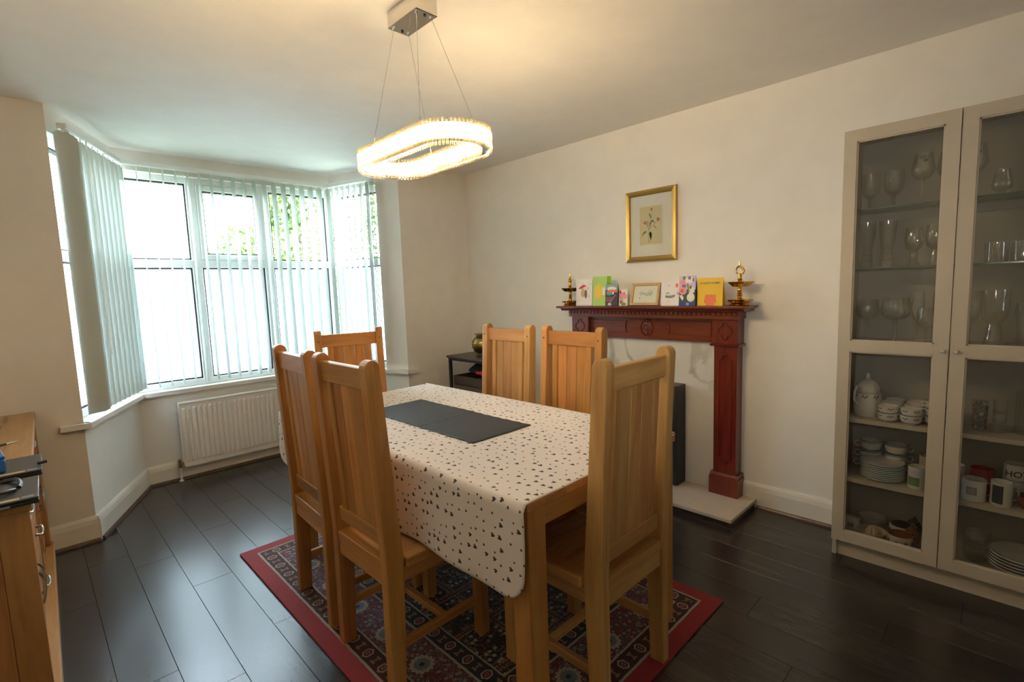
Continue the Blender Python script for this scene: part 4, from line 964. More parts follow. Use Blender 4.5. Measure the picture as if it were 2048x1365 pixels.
for (m_, pts) in [(0, stroke((.40,.12),(.42,.42),.006)), (0, stroke((.42,.42),(.30,.58),.005)), (0, stroke((.42,.40),(.55,.80),.005)), (0, stroke((.42,.40),(.74,.58),.006)), (2, [(.42,.30),(.50,.36),(.56,.30),(.50,.14),(.46,.22)]), (0, [(.44,.34),(.52,.34),(.55,.24),(.50,.14)]), (0, [(.40,.42),(.40,.60),(.36,.64),(.38,.50)]),
                    (0, [(.46,.44),(.46,.56),(.56,.64),(.62,.62),(.66,.54),(.60,.58),(.54,.58)]), (0, [(.60,.50),(.68,.44),(.74,.36),(.70,.46)]), (0, [(.36,.36),(.20,.30),(.14,.22),(.18,.34),(.28,.38)]), (0, [(.42,.78),(.46,.80),(.54,.68),(.50,.68)]),
                    (1, [(.22,.56),(.18,.60),(.24,.60),(.28,.64),(.32,.60),(.33,.56),(.28,.53)]), (1, [(.76,.60),(.74,.65),(.80,.68),(.84,.65),(.88,.64),(.86,.60),(.80,.58)]), (1, [(.50,.86),(.48,.90),(.54,.93),(.60,.90),(.58,.86),(.54,.84)]), (1, ell(.42,.11,.025,.02,8))]:
    q.add([PW(u, v) for u, v in pts], [tuple(range(len(pts)))], m_)
q.build('tulip_drawing', [M[m_] for m_ in ms], pc)
MB().box(-.0125, -.0110, -pw2+fw, pw2-fw, -ph2+fw, ph2-fw).build('glass', M['winglass'], pc)

# ------------------------------------------------------------------ side rack with pot, crate, bottle
sr = thing('side_rack', 'dark board and black metal rack standing in the corner behind the oak chairs', 'rack', (2.60, 2.885, 0))
DX, DY = .41, .60
MB().box(0, DX, 0, DY, .783, .800).build('top_board', M['rustic'], sr, bevel=.002)
for lx in (.012, DX-.037):
    for ly in (.012, DY-.037): MB().box(lx, lx+.025, ly, ly+.025, 0, .783).build('leg', M['black_metal'], sr, bevel=.002)
for lx in (.012, DX-.037):
    for rz0 in (.760, .10): MB().box(lx+.004, lx+.021, .037, DY-.037, rz0, rz0+.022).build('rail', M['black_metal'], sr)
for ly in (.012, DY-.037): MB().box(.037, DX-.037, ly+.004, ly+.021, .760, .782).build('rail', M['black_metal'], sr)
MB().box(.014, DX-.014, .014, DY-.014, .455, .470).build('shelf', M['rustic'], sr)
MB().box(.014, DX-.014, .014, DY-.014, .121, .136).build('shelf', M['rustic'], sr)
cr = thing('crate', 'dark slatted wooden crate on the middle shelf of the side rack', 'crate', (2.64, 2.925, .4705))
for k in range(2): MB().box(0, .012, 0, .52, .004+k*.078, .076+k*.078).build('slat', M['rustic'], cr, bevel=.001)
for k in range(2): MB().box(.31, .322, 0, .52, .004+k*.078, .076+k*.078).build('slat', M['rustic'], cr, bevel=.001)
for yy_ in (.0, .508):
    for k in range(2): MB().box(.0125, .3095, yy_, yy_+.012, .004+k*.078, .076+k*.078).build('slat', M['rustic'], cr, bevel=.001)
MB().box(.0125, .3095, .0125, .5075, 0, .006).build('base', M['rustic'], cr)
bt = thing('wine_bottle', 'black wine bottle lying over the crate with a white-banded neck', 'bottle', (2.765, 2.98, .6555), R(-6))
pfb = [(0, -.15), (.034, -.148), (.037, -.14), (.037, .03), (.032, .06), (.016, .09), (.0135, .10), (.0135, .155), (.0155, .158), (.0155, .166), (0, .166)]
def rotx(mb): 
    mb.v = [(x_, z, y_*-1) for x_, y_, z in mb.v]; return mb
rotx(MB().lathe(pfb, 24)).build('body', M['black_glaze'], bt, smooth=True)
rotx(MB().lathe([(.0142, .118), (.0150, .120), (.0150, .150), (.0142, .152)], 20)).build('neck_band', M['card_white'], bt, smooth=True)
rotx(MB().lathe([(.0375, -.08), (.0377, -.078), (.0377, .0), (.0375, .002)], 24)).build('paper_label', M['navy'], bt, smooth=True)
rb_ = rotx(MB().lathe([(0, -.15), (.030, -.15), (.034, -.14), (.034, .04), (.030, .07), (.014, .10), (.013, .15), (0, .15)], 24)).build('bottle', M['plastic_red'], smooth=True, loc=(2.690, 3.03, .6655)); rb_.rotation_euler = (0, 0, R(3))
tag(rb_, 'red bottle lying on the crate beside the black wine bottle', 'bottle')
bg_ = MB(); n1 = 18
for i in range(n1): pass
vs_ = []; fs = []
for i in range(15):
    t_ = i/14; y_ = -.36*t_; hgt = .030+.095*math.sin(min(1, t_*1.25)*PI*.62)*(1 if t_ < .9 else .9); w2 = .055+.05*math.sin(t_*PI)
    for k in range(10): a = PI*k/9; vs_.append((w2*math.cos(a), y_, hgt*math.sin(a)**.8 if 0 < k < 9 else 0))
for i in range(14):
    for k in range(9): fs.append((i*10+k, i*10+k+1, (i+1)*10+k+1, (i+1)*10+k))
fs.append(tuple(range(10))); fs.append(tuple(range(140, 150)))
bo = bg_.add(vs_, fs).build('cloth_bag', plain('black_cloth', (.012, .012, .014), .8), smooth=True, loc=(2.855, 3.43, .640)); tag(bo, 'black cloth bag slumped over the back of the crate on the side rack', 'bag')
pt = thing('brass_pot', 'round aged brass pot with a flared rim on top of the side rack', 'pot', (2.745, 3.175, .8005))
MB().lathe([(0, .0), (.048, .0), (.050, .012), (.040, .020), (.038, .028)], 32).build('foot', M['rustic'], pt, smooth=True)
MB().lathe([(.034, .027), (.062, .042), (.080, .075), (.084, .105), (.076, .137), (.055, .160), (.042, .170), (.044, .180), (.062, .188), (.062, .191), (.040, .184), (.036, .170)], 36).build('body', M['brass_dull'], pt, smooth=True)
MB().lathe([(.0835, .112), (.0850, .115), (.0835, .118)], 36).build('engraved_band', M['brass'], pt, smooth=True)

# ------------------------------------------------------------------ sideboard and things on it
sbx = thing('sideboard', 'long oak sideboard with curved metal handles against the left wall', 'sideboard', (-.040, 1.992, 0), R(-1.15))
SL, SD, SH = 1.665, .43, .80
MB().box(-SD, .006, -.006, SL, SH-.028, SH).build('top', M['sb_y'], sbx, bevel=.004, seg=2)
for k in range(6): MB().box(-SD+.0705*k+.008, -SD+.0705*(k+1)+.007, 0, .020, .075, SH-.029).build('end_board', M['sb_z'], sbx, bevel=.0015)
MB().box(-SD+.005, 0.0, SL-.025, SL-.004, .075, SH-.029).build('end_panel', M['sb_z'], sbx)
MB().box(-SD+.005, -SD+.02, .021, SL-.026, .075, SH-.029).build('back_panel', M['sb_y'], sbx)
MB().box(-SD, .010, -.010, SL-.002, 0, .075).build('plinth', M['sb_y'], sbx, bevel=.004)
MB().box(-.36, -.10, -.004, .0, .70, .745).build('end_moulding', M['sb_x'], sbx, bevel=.002)
for py0 in (.0205, SL-.060): MB().box(-.030, -.002, py0, py0+.032, .076, SH-.03).build('corner_post', M['sb_z'], sbx, bevel=.003)
MB().box(-SD+.022, -.052, .022, SL-.028, .078, SH-.03).build('carcase', M['sb_y'], sbx)
def handle(parent, y, z, L_=.10, vertical=False):
    pts = []
    for k in range(13):
        t_ = k/12; a = t_*2-1; bow = .021*(1-a*a)**.5 if abs(a) < 1 else 0; wave = .010*math.sin(a*PI)
        pts.append((-.0235+bow, y+a*L_/2, z+wave) if not vertical else (-.0205+bow, y+wave, z+a*L_/2))
    MB().tube(pts, [.0055, .0045, .004, .0038, .0042, .005, .0055, .005, .0042, .0038, .004, .0045, .0055], 8).build('handle', M['steel'], parent, smooth=True)
secs = [(.056, .55), (.57, 1.09), (1.11, SL-.064)]
for i, (y0, y1) in enumerate(secs):
    if i == 1:
        for k in range(3):
            z0 = .095+k*.225; d = MB().box(-.048, -.025, y0, y1, z0, z0+.215).build('drawer_front', M['sb_y'], sbx, bevel=.003); handle(d, (y0+y1)/2, z0+.11)
    else:
        d = MB().box(-.048, -.025, y0, y1, .625, .760).build('drawer_front', M['sb_y'], sbx, bevel=.003); handle(d, (y0+y1)/2, .69)
        ym = (y0+y1)/2
        for a_, b2, hy in ((y0, ym-.002, ym-.04), (ym+.002, y1, ym+.04)):
            d = MB().box(-.048, -.025, a_, b2, .095, .615).build('door', M['sb_z'], sbx, bevel=.003)
            MB().box(-.025, -.021, a_+.01, a_+.05, .105, .605).box(-.025, -.021, b2-.05, b2-.01, .105, .605).box(-.025, -.021, a_+.05, b2-.05, .105, .155).box(-.025, -.021, a_+.05, b2-.05, .555, .605).build('door_frame', M['sb_z'], d, bevel=.001)
            handle(d, hy, .42, .12, True)
def laptop(loc, rz, label, zt=.018):
    t = thing('laptop', label, 'laptop', loc, rz, 'closed black laptops on the sideboard')
    MB().box(-.34, 0, 0, .245, .0, .011).build('base', M['black'], t, bevel=.003, seg=2)
    MB().box(-.34, 0.0, .002, .245, .0125, .0185).build('lid', plain('dark_laptop_lid', (.030, .034, .042), .35, coat=.2), t, bevel=.002, seg=2)
    MB().box(-.30, -.040, .012, .030, .0186, .0189).build('printed_strip', M['label_strip'], t)
    MB().box(-.036, -.010, .014, .034, .0186, .0189).build('sticker', M['grey_print'], t)
    MB().box(-.09, -.06, -.001, .001, .003, .009).build('port', M['grey_print'], t)
    return t
laptop((-.016, 1.945, .8008), R(-1.2), 'black closed laptop overhanging the near corner of the sideboard')
laptop((-.003, 2.262, .8008), R(-1.2), 'black closed laptop lying behind the overhanging one on the sideboard')
cyl = MB().tube([(-.012, 2.33, .826), (.012, 2.335, .826)], .005, 10).build('jack_plug', M['black'], smooth=True); tag(cyl, 'small black plug at the edge of the rear laptop', 'plug')
bx = thing('blue_case', 'small blue plastic case lying on the rear laptop', 'case', (-.185, 2.31, .8200), R(6))
MB().box(0, .100, 0, .155, 0, .040).build('body', M['tool_blue'], bx, bevel=.006, seg=3)
MB().box(.002, .102, .012, .143, .0405, .050).build('lid', M['tool_blue'], bx, bevel=.003)
hd = MB().tube([(-.105+.052*math.cos(a), 2.11+.075*math.sin(a), .8255+.004*math.sin(3*a)) for a in [PI*1.9*k/22-.4 for k in range(23)]], .006, 8).build('headphone_cable', M['black'], smooth=True); tag(hd, 'looped black cable lying on the overhanging laptop', 'cable')
cb = thing('audio_cable', 'black cable with a silver plug resting on the blue case', 'cable', (-.05, 2.50, .875), 0)
MB().tube([(-.11, -.10, .002), (-.085, -.05, .004), (-.06, -.03, .006), (-.035, -.01, .004)], .0045, 8).build('lead', M['black'], cb, smooth=True)
MB().tube([(-.034, -.01, .004), (-.008, .006, .003)], .0035, 8).build('plug', M['chrome'], cb, smooth=True)
bd = MB().box(-.20, -.125, 2.62, 3.05, .801, .826).build('wooden_board', plain('pinkish_board', (.50, .28, .20), .5), bevel=.004); tag(bd, 'pinkish wooden board lying on the sideboard at the left edge of the photo', 'board')
wr = thing('wire_stand', 'black wire stand at the back of the sideboard, cut by the left edge', 'stand', (-.165, 3.30, .801))
MB().lathe([(0, 0), (.045, 0), (.045, .006), (.008, .010)], 20).build('base', M['black_metal'], wr, smooth=True)
MB().tube([(0, 0, .008), (0, 0, .20)], .005, 8).build('post', M['black_metal'], wr)
for k in range(4): a = k*PI/2; MB().tube([(0, 0, .12+.02*k), (.03*math.cos(a), .03*math.sin(a), .13+.02*k), (.042*math.cos(a), .042*math.sin(a), .155+.02*k), (.03*math.cos(a), .03*math.sin(a), .17+.02*k)], .004, 6).build('hook', M['black_metal'], wr, smooth=True)

# ------------------------------------------------------------------ display cabinet
cb_ = thing('display_cabinet', 'tall beige display cabinet with two glazed doors beside the mantelpiece', 'cabinet', (2.754, .196, 0))
W2 = .398; CD = .278; CH = 2.018
for s_ in (-1, 1):
    y0, y1 = sorted((s_*W2, s_*(W2-.018))); MB().box(0, CD, y0, y1, 0, CH).build('side_panel', M['cab'], cb_, bevel=.001)
MB().box(0, CD, -W2+.018, W2-.018, CH-.018, CH).build('top_panel', M['cab'], cb_)
MB().box(CD-.008, CD-.002, -W2+.018, W2-.018, .07, CH-.018).build('back_panel', M['cab_in'], cb_)
MB().box(.012, .028, -W2+.018, W2-.018, 0, .078).build('plinth', M['cab'], cb_)
for z, nm in ((.100, 'bottom_panel'), (.398, 'shelf'), (.692, 'shelf'), (1.056, 'shelf')):
    MB().box(.012, CD-.009, -W2+.0185, W2-.0185, z-.020, z).build(nm, M['cab'], cb_, bevel=.001)
for z in (1.400, 1.667):
    g = MB().box(.022, CD-.009, -W2+.019, W2-.019, z-.006, z).build('glass_shelf', M['shelf_glass'], cb_); MB().box(.0195, .0222, -W2+.019, W2-.019, z-.006, z).build('polished_edge', M['shelf_edge'], g)
MB().box(CD-.020, CD-.009, -W2+.02, W2-.02, 1.625, 1.652).build('shelf_rail', M['cab_in'], cb_)
for s_ in (-1, 1):
    d = None
    a0, a1 = (.002, W2) if s_ > 0 else (-W2, -.002); st = .048; q = MB()
    q.box(-.022, -.002, a0, a0+st, .085, 2.012).box(-.022, -.002, a1-st, a1, .085, 2.012)
    for z0, z1 in ((.085, .138), (1.016, 1.066), (1.962, 2.012)): q.box(-.022, -.002, a0+st, a1-st, z0, z1)
    d = q.build('door', M['cab'], cb_)
    bd_ = MB(); 
    for z0, z1 in ((.138, 1.016), (1.066, 1.962)):
        for c0, c1, e0, e1 in ((a0+st, a0+st+.006, z0, z1), (a1-st-.006, a1-st, z0, z1), (a0+st, a1-st, z0, z0+.006), (a0+st, a1-st, z1-.006, z1)): bd_.box(-.016, -.006, c0, c1, e0, e1)
    bd_.build('glazing_bead', M['cab'], d)
    for z0, z1 in ((.138, 1.016), (1.066, 1.962)): MB().box(-.012, -.009, a0+st, a1-st, z0, z1).build('pane', M['pane'], d)
    ky = a0+.020 if s_ > 0 else a1-.020
    MB().lathe([(0, .016), (.007, .015), (.009, .010), (.005, .004), (.005, 0)], 16).build('knob', M['cab'], d, smooth=True).matrix_local = Matrix.Translation((-.0222, ky, 1.040)) @ Matrix.Rotation(-PI/2, 4, 'Y')

def outl(prof, t=.0012):
    return prof
_gm = {}
def ware(kind, name, label, cat, loc, parts, group, rz=0, scale=1.0):
    """parts: list of (part_name, mesh_builder_fn, material, smooth)"""
    if len(parts) == 1:
        key = (kind, 0)
        if key not in _gm: _gm[key] = parts[0][1]().mesh(name, parts[0][2], smooth=True)
        o = bpy.data.objects.new(name, _gm[key]); C.objects.link(o); o.location = loc; o.rotation_euler = (0, 0, rz); o.scale = (scale,)*3; return tag(o, label, cat, group)
    t = thing(name, label, cat, loc, rz, group); t.scale = (scale,)*3
    for i, p in enumerate(parts):
        key = (kind, i)
        if key not in _gm: _gm[key] = p[1]().mesh(p[0], p[2], smooth=True)
        o = bpy.data.objects.new(p[0], _gm[key]); C.objects.link(o); o.parent = t
    return t
GW = M['glassware']
def stemglass(r, h, hb, rim, rs=.0045, rf=.033, shape=.5, body=1.0):
    """r widest radius, h total, hb bowl height, rim radius"""
    zb = h-hb
    bowl = [(.004, zb), (r*.55, zb+hb*.06), (r*.85, zb+hb*.20), (r, zb+hb*shape), ((r+rim)/2, zb+hb*(shape+1)/2), (rim, h)]
    return [('bowl', lambda: MB().lathe(bowl, 28), GW), ('stem', lambda: MB().lathe([(rs*1.5, .004), (rs, .014), (rs, zb*.6), (rs*1.2, zb*.9), (rs*1.8, zb+.001)], 14), GW), ('foot', lambda: MB().lathe([(0, 0), (rf, 0), (rf, .0015), (rs*1.5, .005)], 28), GW)]
def put(kind, label, x_, y_, z, parts, group, rz=0, name='wine_glass', cat='glass', s=1.0): return ware(kind, name, label, cat, (x_, y_, z+.0004), parts, group, rz, s)
Z1, Z2, Z3, Z4, Z5, Z6 = 1.667, 1.400, 1.056, .692, .398, .100
A1 = 'glasses on the top glass shelf'; A2 = 'glasses on the second glass shelf'; A3 = 'glasses on the shelf behind the door rail'
# top glass shelf
gob = stemglass(.040, .165, .110, .034, .007, .032, .62)
put('goblet', 'cut-pattern goblet at the left end of the top glass shelf', 2.86, .512, Z1, gob, A1)
put('goblet', 'cut-pattern goblet second from the left on the top glass shelf', 2.86, .424, Z1, gob, A1)
tall = stemglass(.042, .218, .115, .030, .0035, .036, .38)
def stick(t, z=.195, r=.031):
    o = MB().box(-r-.002, -r-.0008, -.011, .011, z-.006, z+.006).box(-r-.002, -r-.0008, -.018, -.004, z-.018, z-.009).build('sticker', M['print_dark'], t)
g = put('tall', 'tall stemmed wine glass with a dark sticker, left door, top glass shelf', 2.86, .325, Z1, tall, A1); stick(g)
put('tall', 'tall stemmed wine glass half hidden by the inner stile, top of the left door', 2.90, .243, Z1, tall, A1)
g = put('tall', 'tall stemmed wine glass with a dark sticker half hidden by the right door stile', 2.86, .158, Z1, tall, A1); stick(g)
snif = [('bowl', lambda: MB().lathe([(.010, .016), (.026, .024), (.033, .038), (.031, .056), (.024, .085), (.022, .104)], 28), GW), ('foot', lambda: MB().lathe([(0, 0), (.022, 0), (.022, .004), (.012, .010), (.011, .017)], 24), GW)]
put('snif', 'small tulip-shaped tasting glass behind the right door, top glass shelf', 2.86, .073, Z1, snif, A1, name='tasting_glass')
put('marti', 'wide cone-shaped cocktail glass at the right edge of the photo, top glass shelf', 2.88, -.028, Z1, [('bowl', lambda: MB().lathe([(.003, .08), (.050, .168)], 28), GW), ('stem', lambda: MB().lathe([(.005, .004), (.003, .02), (.003, .081)], 12), GW), ('foot', lambda: MB().lathe([(0, 0), (.034, 0), (.034, .0015), (.005, .005)], 24), GW)], A1, name='cocktail_glass')
# second glass shelf
ped = [('bowl', lambda: MB().lathe([(.020, .082), (.024, .092), (.031, .135), (.035, .212)], 12), GW), ('foot', lambda: MB().lathe([(0, 0), (.026, 0), (.027, .006), (.024, .012), (.024, .030), (.026, .034), (.023, .038), (.022, .056), (.025, .060), (.022, .066), (.021, .083)], 24), GW)]
for y_, lb in ((.518, 'fluted tall sundae glass at the left end of the second glass shelf'), (.440, 'fluted tall sundae glass second from the left on the second glass shelf')): put('ped', lb, 2.86, y_, Z2, ped, A2, name='sundae_glass')
sg = [('bowl', lambda: MB().lathe([(.012, .065), (.028, .080), (.034, .105), (.034, .135), (.030, .168)], 28), GW), ('foot', lambda: MB().lathe([(0, 0), (.024, 0), (.024, .005), (.014, .020), (.016, .050), (.013, .066)], 24), GW)]
put('sg', 'short-stemmed round goblet, third from the left on the second glass shelf', 2.86, .344, Z2, sg, A2, name='goblet')
put('sg', 'short-stemmed round goblet next to the inner stile of the left door, second glass shelf', 2.86, .270, Z2, sg, A2, name='goblet', s=1.05)
tum = [('body', lambda: MB().lathe([(0, 0), (.034, 0), (.036, .010), (.037, .080)], 16), GW)]
put('tum', 'squat clear tumbler behind the right door, second glass shelf', 2.84, .077, Z2, tum, A2, name='tumbler')
put('tum', 'squat clear tumbler at the right edge of the photo, second glass shelf', 2.86, .000, Z2, tum, A2, name='tumbler')
# shelf behind the middle rail
bal = stemglass(.047, .196, .095, .040, .006, .036, .45); bal2 = stemglass(.058, .204, .105, .050, .006, .038, .45)
put('bal', 'round-bowled wine glass at the left end of the rail-height shelf', 2.86, .505, Z3, bal, A3)
put('bal2', 'widest balloon wine glass on the rail-height shelf', 2.86, .398, Z3, bal2, A3)
flu = stemglass(.024, .230, .135, .022, .0035, .028, .45)
put('flu', 'slim champagne flute between the balloon glass and the small wine glass', 2.88, .322, Z3, flu, A3, name='champagne_flute')
put('flu', 'slim champagne flute beside the inner stile of the left door', 2.93, .252, Z3, flu, A3, name='champagne_flute', s=.97)
sm_ = stemglass(.034, .158, .090, .029, .0045, .029, .45)
put('sm', 'small round wine glass in front of the flutes on the rail-height shelf', 2.82, .283, Z3, sm_, A3)
put('sm2', 'tulip beer glass half hidden by the stile of the right door', 2.86, .150, Z3, stemglass(.036, .228, .14, .034, .009, .034, .5), A3, name='beer_glass')
pint = [('bowl', lambda: MB().lathe([(.018, .090), (.036, .115), (.043, .150), (.046, .232)], 28), GW), ('foot', lambda: MB().lathe([(0, 0), (.034, 0), (.036, .006), (.030, .020), (.026, .045), (.024, .070), (.020, .091)], 28), GW)]
put('pint', 'large footed beer goblet behind the right door, rail-height shelf', 2.84, .070, Z3, pint, A3, name='beer_goblet')
put('wheat', 'curved beer tumbler at the right edge of the photo, rail-height shelf', 2.86, -.022, Z3, [('body', lambda: MB().lathe([(0, 0), (.026, 0), (.025, .02), (.024, .06), (.030, .11), (.034, .14), (.032, .178)], 28), GW)], A3, name='beer_tumbler')

# tea service on the fourth shelf
CH_ = M['china']; CG = 'floral-edged white tea cups on the fourth shelf'
def motif(r0, z0, r1, z1, n, m_, wid=.12):
    """little printed sprays round a turned wall"""
    q = MB()
    for k in range(n):
        a0 = 2*PI*k/n
        for j in range(5):
            a = a0+(j-2)*wid*.7; zc = (z0+z1)/2+math.sin(j*2.1)*(z1-z0)*.25; rr = (r0+r1)/2+.0006; w = wid*.32; h = (z1-z0)*.28
            q.add([(rr*math.cos(a-w), rr*math.sin(a-w), zc-h), (rr*math.cos(a+w), rr*math.sin(a+w), zc-h*.3), (rr*math.cos(a+w*.6), rr*math.sin(a+w*.6), zc+h), (rr*math.cos(a-w), rr*math.sin(a-w), zc+h*.5)], [(0,1,2,3)])
    return q
tp = thing('teapot', 'white china teapot with a domed lid and printed sprays on the fourth shelf', 'teapot', (2.88, .495, Z4+.0004))
MB().lathe([(0, 0), (.050, 0), (.054, .008), (.057, .060), (.058, .105), (.054, .118), (.050, .118)], 36).build('body', CH_, tp, smooth=True)
MB().lathe([(.050, .119), (.052, .124), (.048, .145), (.034, .166), (.014, .176), (.007, .178), (.008, .186), (.009, .196), (.005, .204), (0, .206)], 32).build('lid', CH_, tp, smooth=True)
motif(.0585, .085, .0585, .108, 8, None).build('printed_spray', M['print_dark'], tp)
MB().lathe([(.0584, .112), (.0588, .114), (.0584, .116)], 32).build('gilt_band', M['gold_line'], tp, smooth=True)
MB().tube([(-.050, .020, .135), (-.078, .030, .150), (-.092, .036, .120), (-.090, .036, .085), (-.056, .022, .055)], [.006, .005, .005, .005, .004], 10).build('handle', CH_, tp, smooth=True)
MB().tube([(.050, -.010, .04), (.075, -.015, .07), (.092, -.018, .115)], [.014, .009, .006], 12).build('spout', CH_, tp, smooth=True)
def cup_parts(r, h, mat, prints=True, band=None):
    pr_ = [(0, .002), (r*.50, .0), (r*.55, .004), (r*.88, h*.25), (r, h*.62), (r*.97, h), (r*.93, h), (r*.95, h*.62), (r*.80, h*.25), (0, .008)]
    ps = [('body', lambda: MB().lathe(pr_, 28), mat), ('handle', lambda: MB().tube([(0, -r*.9, h*.80), (0, -r*1.35, h*.85), (0, -r*1.50, h*.55), (0, -r*1.30, h*.30), (0, -r*.88, h*.34)], .0032, 8), mat)]
    if prints: ps.append(('printed_spray', lambda: motif(r*.995, h*.55, r*.995, h*.85, 6, None, .16), M['print_dark']))
    if band: ps.append(('glaze_band', lambda: MB().lathe([(r*.975, h*.84), (r*.99, h*.86), (r*.985, h*1.0), (r*.97, h*1.01)], 28), band))
    return ps
cp = cup_parts(.041, .040, CH_)
ptxt = [('front', 2.808), ('middle', 2.891), ('back', 2.974)]
for col_, (yb, side) in enumerate(((.402, 'left'), (.318, 'right'))):
    for k, (wd, x_) in enumerate(ptxt):
        for lv, lw in ((0, 'lower'), (1, 'upper')):
            if k == 0 or lv <= 1:
                ware('teacup', 'teacup', '%s floral tea cup of the %s pile in the %s column beside the teapot' % (lw, wd, side), 'cup', (x_+.004*lv, yb-.001*k, Z4+.0004+lv*.0335), cp, CG, R(20 if side == 'left' else 35))
for lv, lw in ((0, 'lower'), (1, 'middle'), (2, 'topmost')): ware('teacup', 'teacup', '%s floral tea cup of the pile behind the inner stile of the left door' % lw, 'cup', (2.85+.003*lv, .240, Z4+.0004+lv*.0335), cp, CG, R(180))
pg = thing('shot_glass', 'printed glass tumbler with a dark multicoloured pattern behind the right door', 'glass', (2.86, .095, Z4+.0004))
MB().lathe([(0, 0), (.022, 0), (.025, .128), (.024, .128), (.021, .008)], 24).build('body', GW, pg, smooth=True)
q = MB(); cl = ['ink_darkgreen', 'ink_brown', 'ink_tan', 'ink_slate', 'ink_rose']; rg = random.Random(9)
for i in range(12):
    for j in range(8):
        a = 2*PI*i/12+.3*j; z = .010+j*.0145; rr = .0221+.003*z/.128+.0007; w = .20
        q.add([(rr*math.cos(a-w), rr*math.sin(a-w), z), (rr*math.cos(a+w), rr*math.sin(a+w), z+.004), (rr*math.cos(a+w), rr*math.sin(a+w), z+.012), (rr*math.cos(a-w*.3), rr*math.sin(a-w*.3), z+.0135)], [(0,1,2,3)], rg.randrange(5))
q.build('pattern', [M[c_] for c_ in cl], pg)
sh = [('body', lambda: MB().lathe([(0, 0), (.019, 0), (.024, .056)], 14), GW)]
for lv, lw in ((0, 'lowest'), (1, 'middle'), (2, 'topmost')): put('shot', '%s of the clear shot glasses piled next to the printed tumbler' % lw, 2.86+.002*lv, .034, Z4+lv*.040, sh, 'piled shot glasses', name='shot_glass')
put('jug', 'tall clear glass jug at the right edge of the photo, fourth shelf', 2.90, -.045, Z4, [('body', lambda: MB().lathe([(0, 0), (.034, 0), (.036, .05), (.036, .175)], 28), GW), ('handle', lambda: MB().tube([(0, -.034, .15), (0, -.06, .14), (0, -.062, .07), (0, -.034, .05)], .004, 8), GW)], 'glass jug', name='glass_jug', cat='jug')

# blue-banded cups, plates and mugs on the fifth shelf
bcp = cup_parts(.046, .052, CH_, False, M['china_blue'])
for (yb, side, n_) in ((.487, 'left', 3), (.386, 'right', 3)):
    for lv in range(n_): ware('bluecup', 'breakfast_cup', '%s blue-rimmed cup in the %s pile behind the stack of plates' % (('lowest', 'middle', 'topmost')[lv], side), 'cup', (2.965, yb, Z5+.0004+lv*.048), bcp, 'blue-rimmed cups behind the plates', R(195 if side == 'left' else 20))
plp = [('body', lambda: MB().lathe([(0, .004), (.045, .0), (.050, .002), (.062, .005), (.0855, .0095), (.087, .0105), (.087, .0150), (.0855, .0152), (.062, .0085), (.048, .006), (0, .006)], 40), CH_), ('rim_band', lambda: MB().lathe([(.0872, .0128), (.0878, .0134), (.0876, .0146), (.0868, .0154)], 40), M['china_blue'])]
for k in range(9): ware('bplate', 'plate', '%s blue-edged side plate in the stack on the fifth shelf' % ('lowest', 'second', 'third', 'fourth', 'middle', 'sixth', 'seventh', 'eighth', 'topmost')[k], 'plate', (2.862, .424, Z5+.0004+k*.0088), plp, 'stacked blue-edged side plates')
def mug_parts(r, h, mat, inner=None):
    return [('body', lambda: MB().lathe([(0, 0), (r*.94, 0), (r, .006), (r, h), (r*.93, h), (r*.92, .008), (0, .006)], 32), mat), ('handle', lambda: MB().tube([(0, -r*.97, h*.82), (0, -r*1.45, h*.80), (0, -r*1.62, h*.52), (0, -r*1.45, h*.24), (0, -r*.97, h*.20)], .0048, 10), mat)]
def wrap(name, mt, t, r, a0, a1, z0, z1):
    n_ = 8; q = MB(); vs_ = [(( r+.0007)*math.cos(a0+(a1-a0)*k/n_), (r+.0007)*math.sin(a0+(a1-a0)*k/n_), z) for z in (z0, z1) for k in range(n_+1)]
    return q.add(vs_, [(k, k+1, n_+2+k, n_+1+k) for k in range(n_)]).build(name, mt, t)
MG = 'mugs on the fifth shelf'
m1 = ware('mugS', 'mug', 'white mug with a green and lilac landscape print beside the stack of plates', 'mug', (2.822, .287, Z5+.0004), mug_parts(.0345, .100, CH_), MG, R(30))
wrap('picture_print', M['ink_lilac'], m1, .0345, R(95), R(170), .055, .085); wrap('picture_print', M['ink_green'], m1, .0345, R(95), R(170), .015, .055)
ware('mugS', 'mug', 'plain white mug half hidden by the inner stile of the left door', 'mug', (2.892, .230, Z5+.0004), mug_parts(.0345, .100, CH_), MG, R(-30))
ware('mugT', 'mug', 'cream mug behind the landscape mug on the fifth shelf', 'mug', (2.955, .262, Z5+.0004), mug_parts(.034, .118, M['cream_glaze']), MG, R(120))
m2 = ware('mugW', 'mug', 'wide cream mug with a small framed print, front left behind the right door', 'mug', (2.822, .098, Z5+.0004), mug_parts(.040, .090, CH_), MG, R(28))
wrap('framed_print', M['ink_grey'], m2, .040, R(120), R(168), .030, .062); wrap('framed_print', M['ink_sky'], m2, .0404, R(126), R(162), .034, .058)
ware('mugR', 'mug', 'red mug with a pale inside behind the wide cream mug', 'mug', (2.925, .078, Z5+.0004), mug_parts(.040, .112, M['red_glaze']), MG, R(60))
m3 = ware('mugS', 'mug', 'white mug with a black picture panel, front centre behind the right door', 'mug', (2.820, .014, Z5+.0004), mug_parts(.0345, .100, CH_), MG, R(25))
wrap('picture_print', M['ink_dark'], m3, .0345, R(105), R(165), .012, .088)
ware('mugP', 'mug', 'pinkish white mug half hidden by the stile of the right door', 'mug', (2.930, .168, Z5+.0004), mug_parts(.034, .108, M['card_white']), MG, R(200))
m4 = ware('mugO', 'mug', 'tall pale mug lettered HOT chocolate behind the black-panel mug', 'mug', (2.945, -.022, Z5+.0004), mug_parts(.0385, .150, CH_), MG, R(20))
